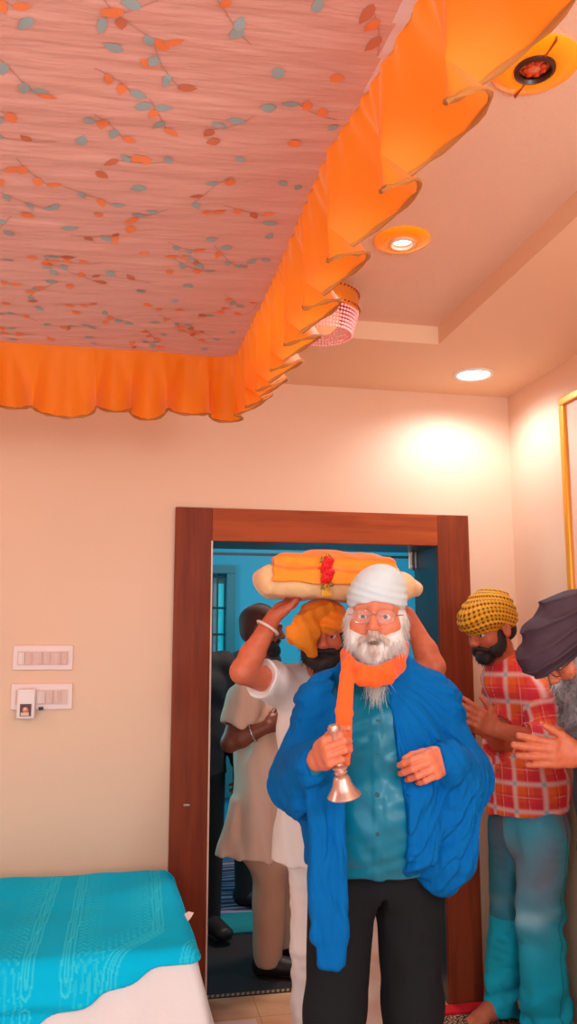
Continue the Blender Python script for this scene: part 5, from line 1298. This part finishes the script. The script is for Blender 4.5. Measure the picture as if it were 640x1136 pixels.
    Bd.e(ch+V(.0, 0, .0), ch+V(-.005, 0, -.105), (.055, .060), (.040, .045), V(1, 0, 0), .03); Bd.e(ch+V(-.005, 0, -.10), ch+V(0, 0, -.15), (.040, .045), (.02, .02), V(1, 0, 0), .03)
    def bc(v):
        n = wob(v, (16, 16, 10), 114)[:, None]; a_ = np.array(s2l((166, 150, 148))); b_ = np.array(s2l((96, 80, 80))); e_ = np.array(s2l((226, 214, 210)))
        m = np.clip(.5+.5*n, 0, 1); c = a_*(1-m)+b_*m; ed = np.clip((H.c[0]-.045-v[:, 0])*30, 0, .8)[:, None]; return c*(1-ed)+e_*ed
    Bd.disp = lambda p: .004*wob(p, (20, 20, 12), 115); Bd.amp = .006
    hairy(root, 'beard', Bd, .0036, H.c-V(.25, .2, .36), H.c+V(.2, .2, .12), H, 2400, .0011, (.014, .034), bc, hairm, .7, .55, .3, .004, ok=lambda c: (H.loc(c)[:, 2] < .0)+1e-6, grav=(0, 0, -1), seg=5)
    # spectacles
    g = MB()
    for q in (-1, 1):
        g.tube([H(q*.034+.025*math.cos(a), .108, .002+.017*math.sin(a)) for a in np.linspace(0, 6.283, 24, endpoint=False)], .0014, 6, 0, True); g.tube([H(q*.059, .104, .006), H(q*.075, .085, .008), H(q*.083, .0, .006)], .0016, 6)
    g.tube([H(-.009, .108, .006), H(0, .114, .009), H(.009, .108, .006)], .0013, 6); g.build('eyeglasses', mat('dark_frames', (70, 50, 46), .35, metal=.4), root, True)
    f_ = nrm(J['ela']-J['wra']); ring_part(root, 'bangle', J['wra']+f_*.045-V(0, 0, .004), f_+V(0, 0, .3), .041, .0035, steel)
    return J
bowing_man()
# ------------------------------------------------------------------ camera, light, picture
cam = bpy.data.cameras.new('camera'); co = bpy.data.objects.new('camera', cam); COL.objects.link(co)
cam.sensor_fit = 'VERTICAL'; cam.sensor_height = 36; cam.lens = FPX/1136*36; cam.clip_start = .02
M = Matrix(((_rt[0], _up[0], -_fw[0], 0), (_rt[1], _up[1], -_fw[1], 0), (_rt[2], _up[2], -_fw[2], CAMH), (0, 0, 0, 1)))
co.matrix_world = M; scn.camera = co
w = bpy.data.worlds.new('sky'); scn.world = w; w.use_nodes = True
bg = w.node_tree.nodes['Background']; bg.inputs[0].default_value = (.78, .94, 1.0, 1); bg.inputs[1].default_value = 2.5
def lamp(name, kind, loc, power, color=(1, 1, 1), size=.1, rot=None, **k):
    l = bpy.data.lights.new(name, kind); l.energy = power; l.color = color
    if kind == 'AREA': l.shape = 'DISK'; l.size = size
    else: l.shadow_soft_size = size
    for a_, b_ in k.items(): setattr(l, a_, b_)
    o = bpy.data.objects.new(name, l); COL.objects.link(o); o.location = tuple(loc)
    if rot: o.rotation_euler = rot
    return o
p = atz(525, 415, ZC); lamp('downlight_lamp', 'SPOT', p-V(0, 0, .02), 31, (.62, .86, 1.0), .07, spot_size=math.radians(165), spot_blend=.6)
p = atz(446, 266, ZT); lamp('ring_lamp', 'SPOT', p-V(0, 0, .03), 18, (1, .93, .86), .04, spot_size=math.radians(150), spot_blend=.8)
lamp('room_fill', 'POINT', (1.05, -.1, 2.0), 62, (.78, .94, 1), .25)  # added fill behind the camera to brighten the ceilings; no fixture there
lamp('hall_fill', 'AREA', (1.3, 4.6, 2.8), 31, (1, .82, .66), .5)  # unseen light added to brighten the hall and warm the people in it
lamp('hall_window_light', 'AREA', (-.6, 4.9, 1.7), 16, (.35, .9, 1.0), .7, (0, math.radians(-90), 0))
lamp('platform_fill', 'POINT', (-1.9, 2.3, 2.15), 17, (.82, .94, 1), .2)  # added fill by the left wall to brighten the platform top; no fixture
vs = scn.view_settings; scn.display_settings.display_device = 'sRGB'; vs.view_transform = 'Standard'; vs.look = 'None'; vs.exposure = 0.0; vs.gamma = 1.0; vs.use_curve_mapping = False
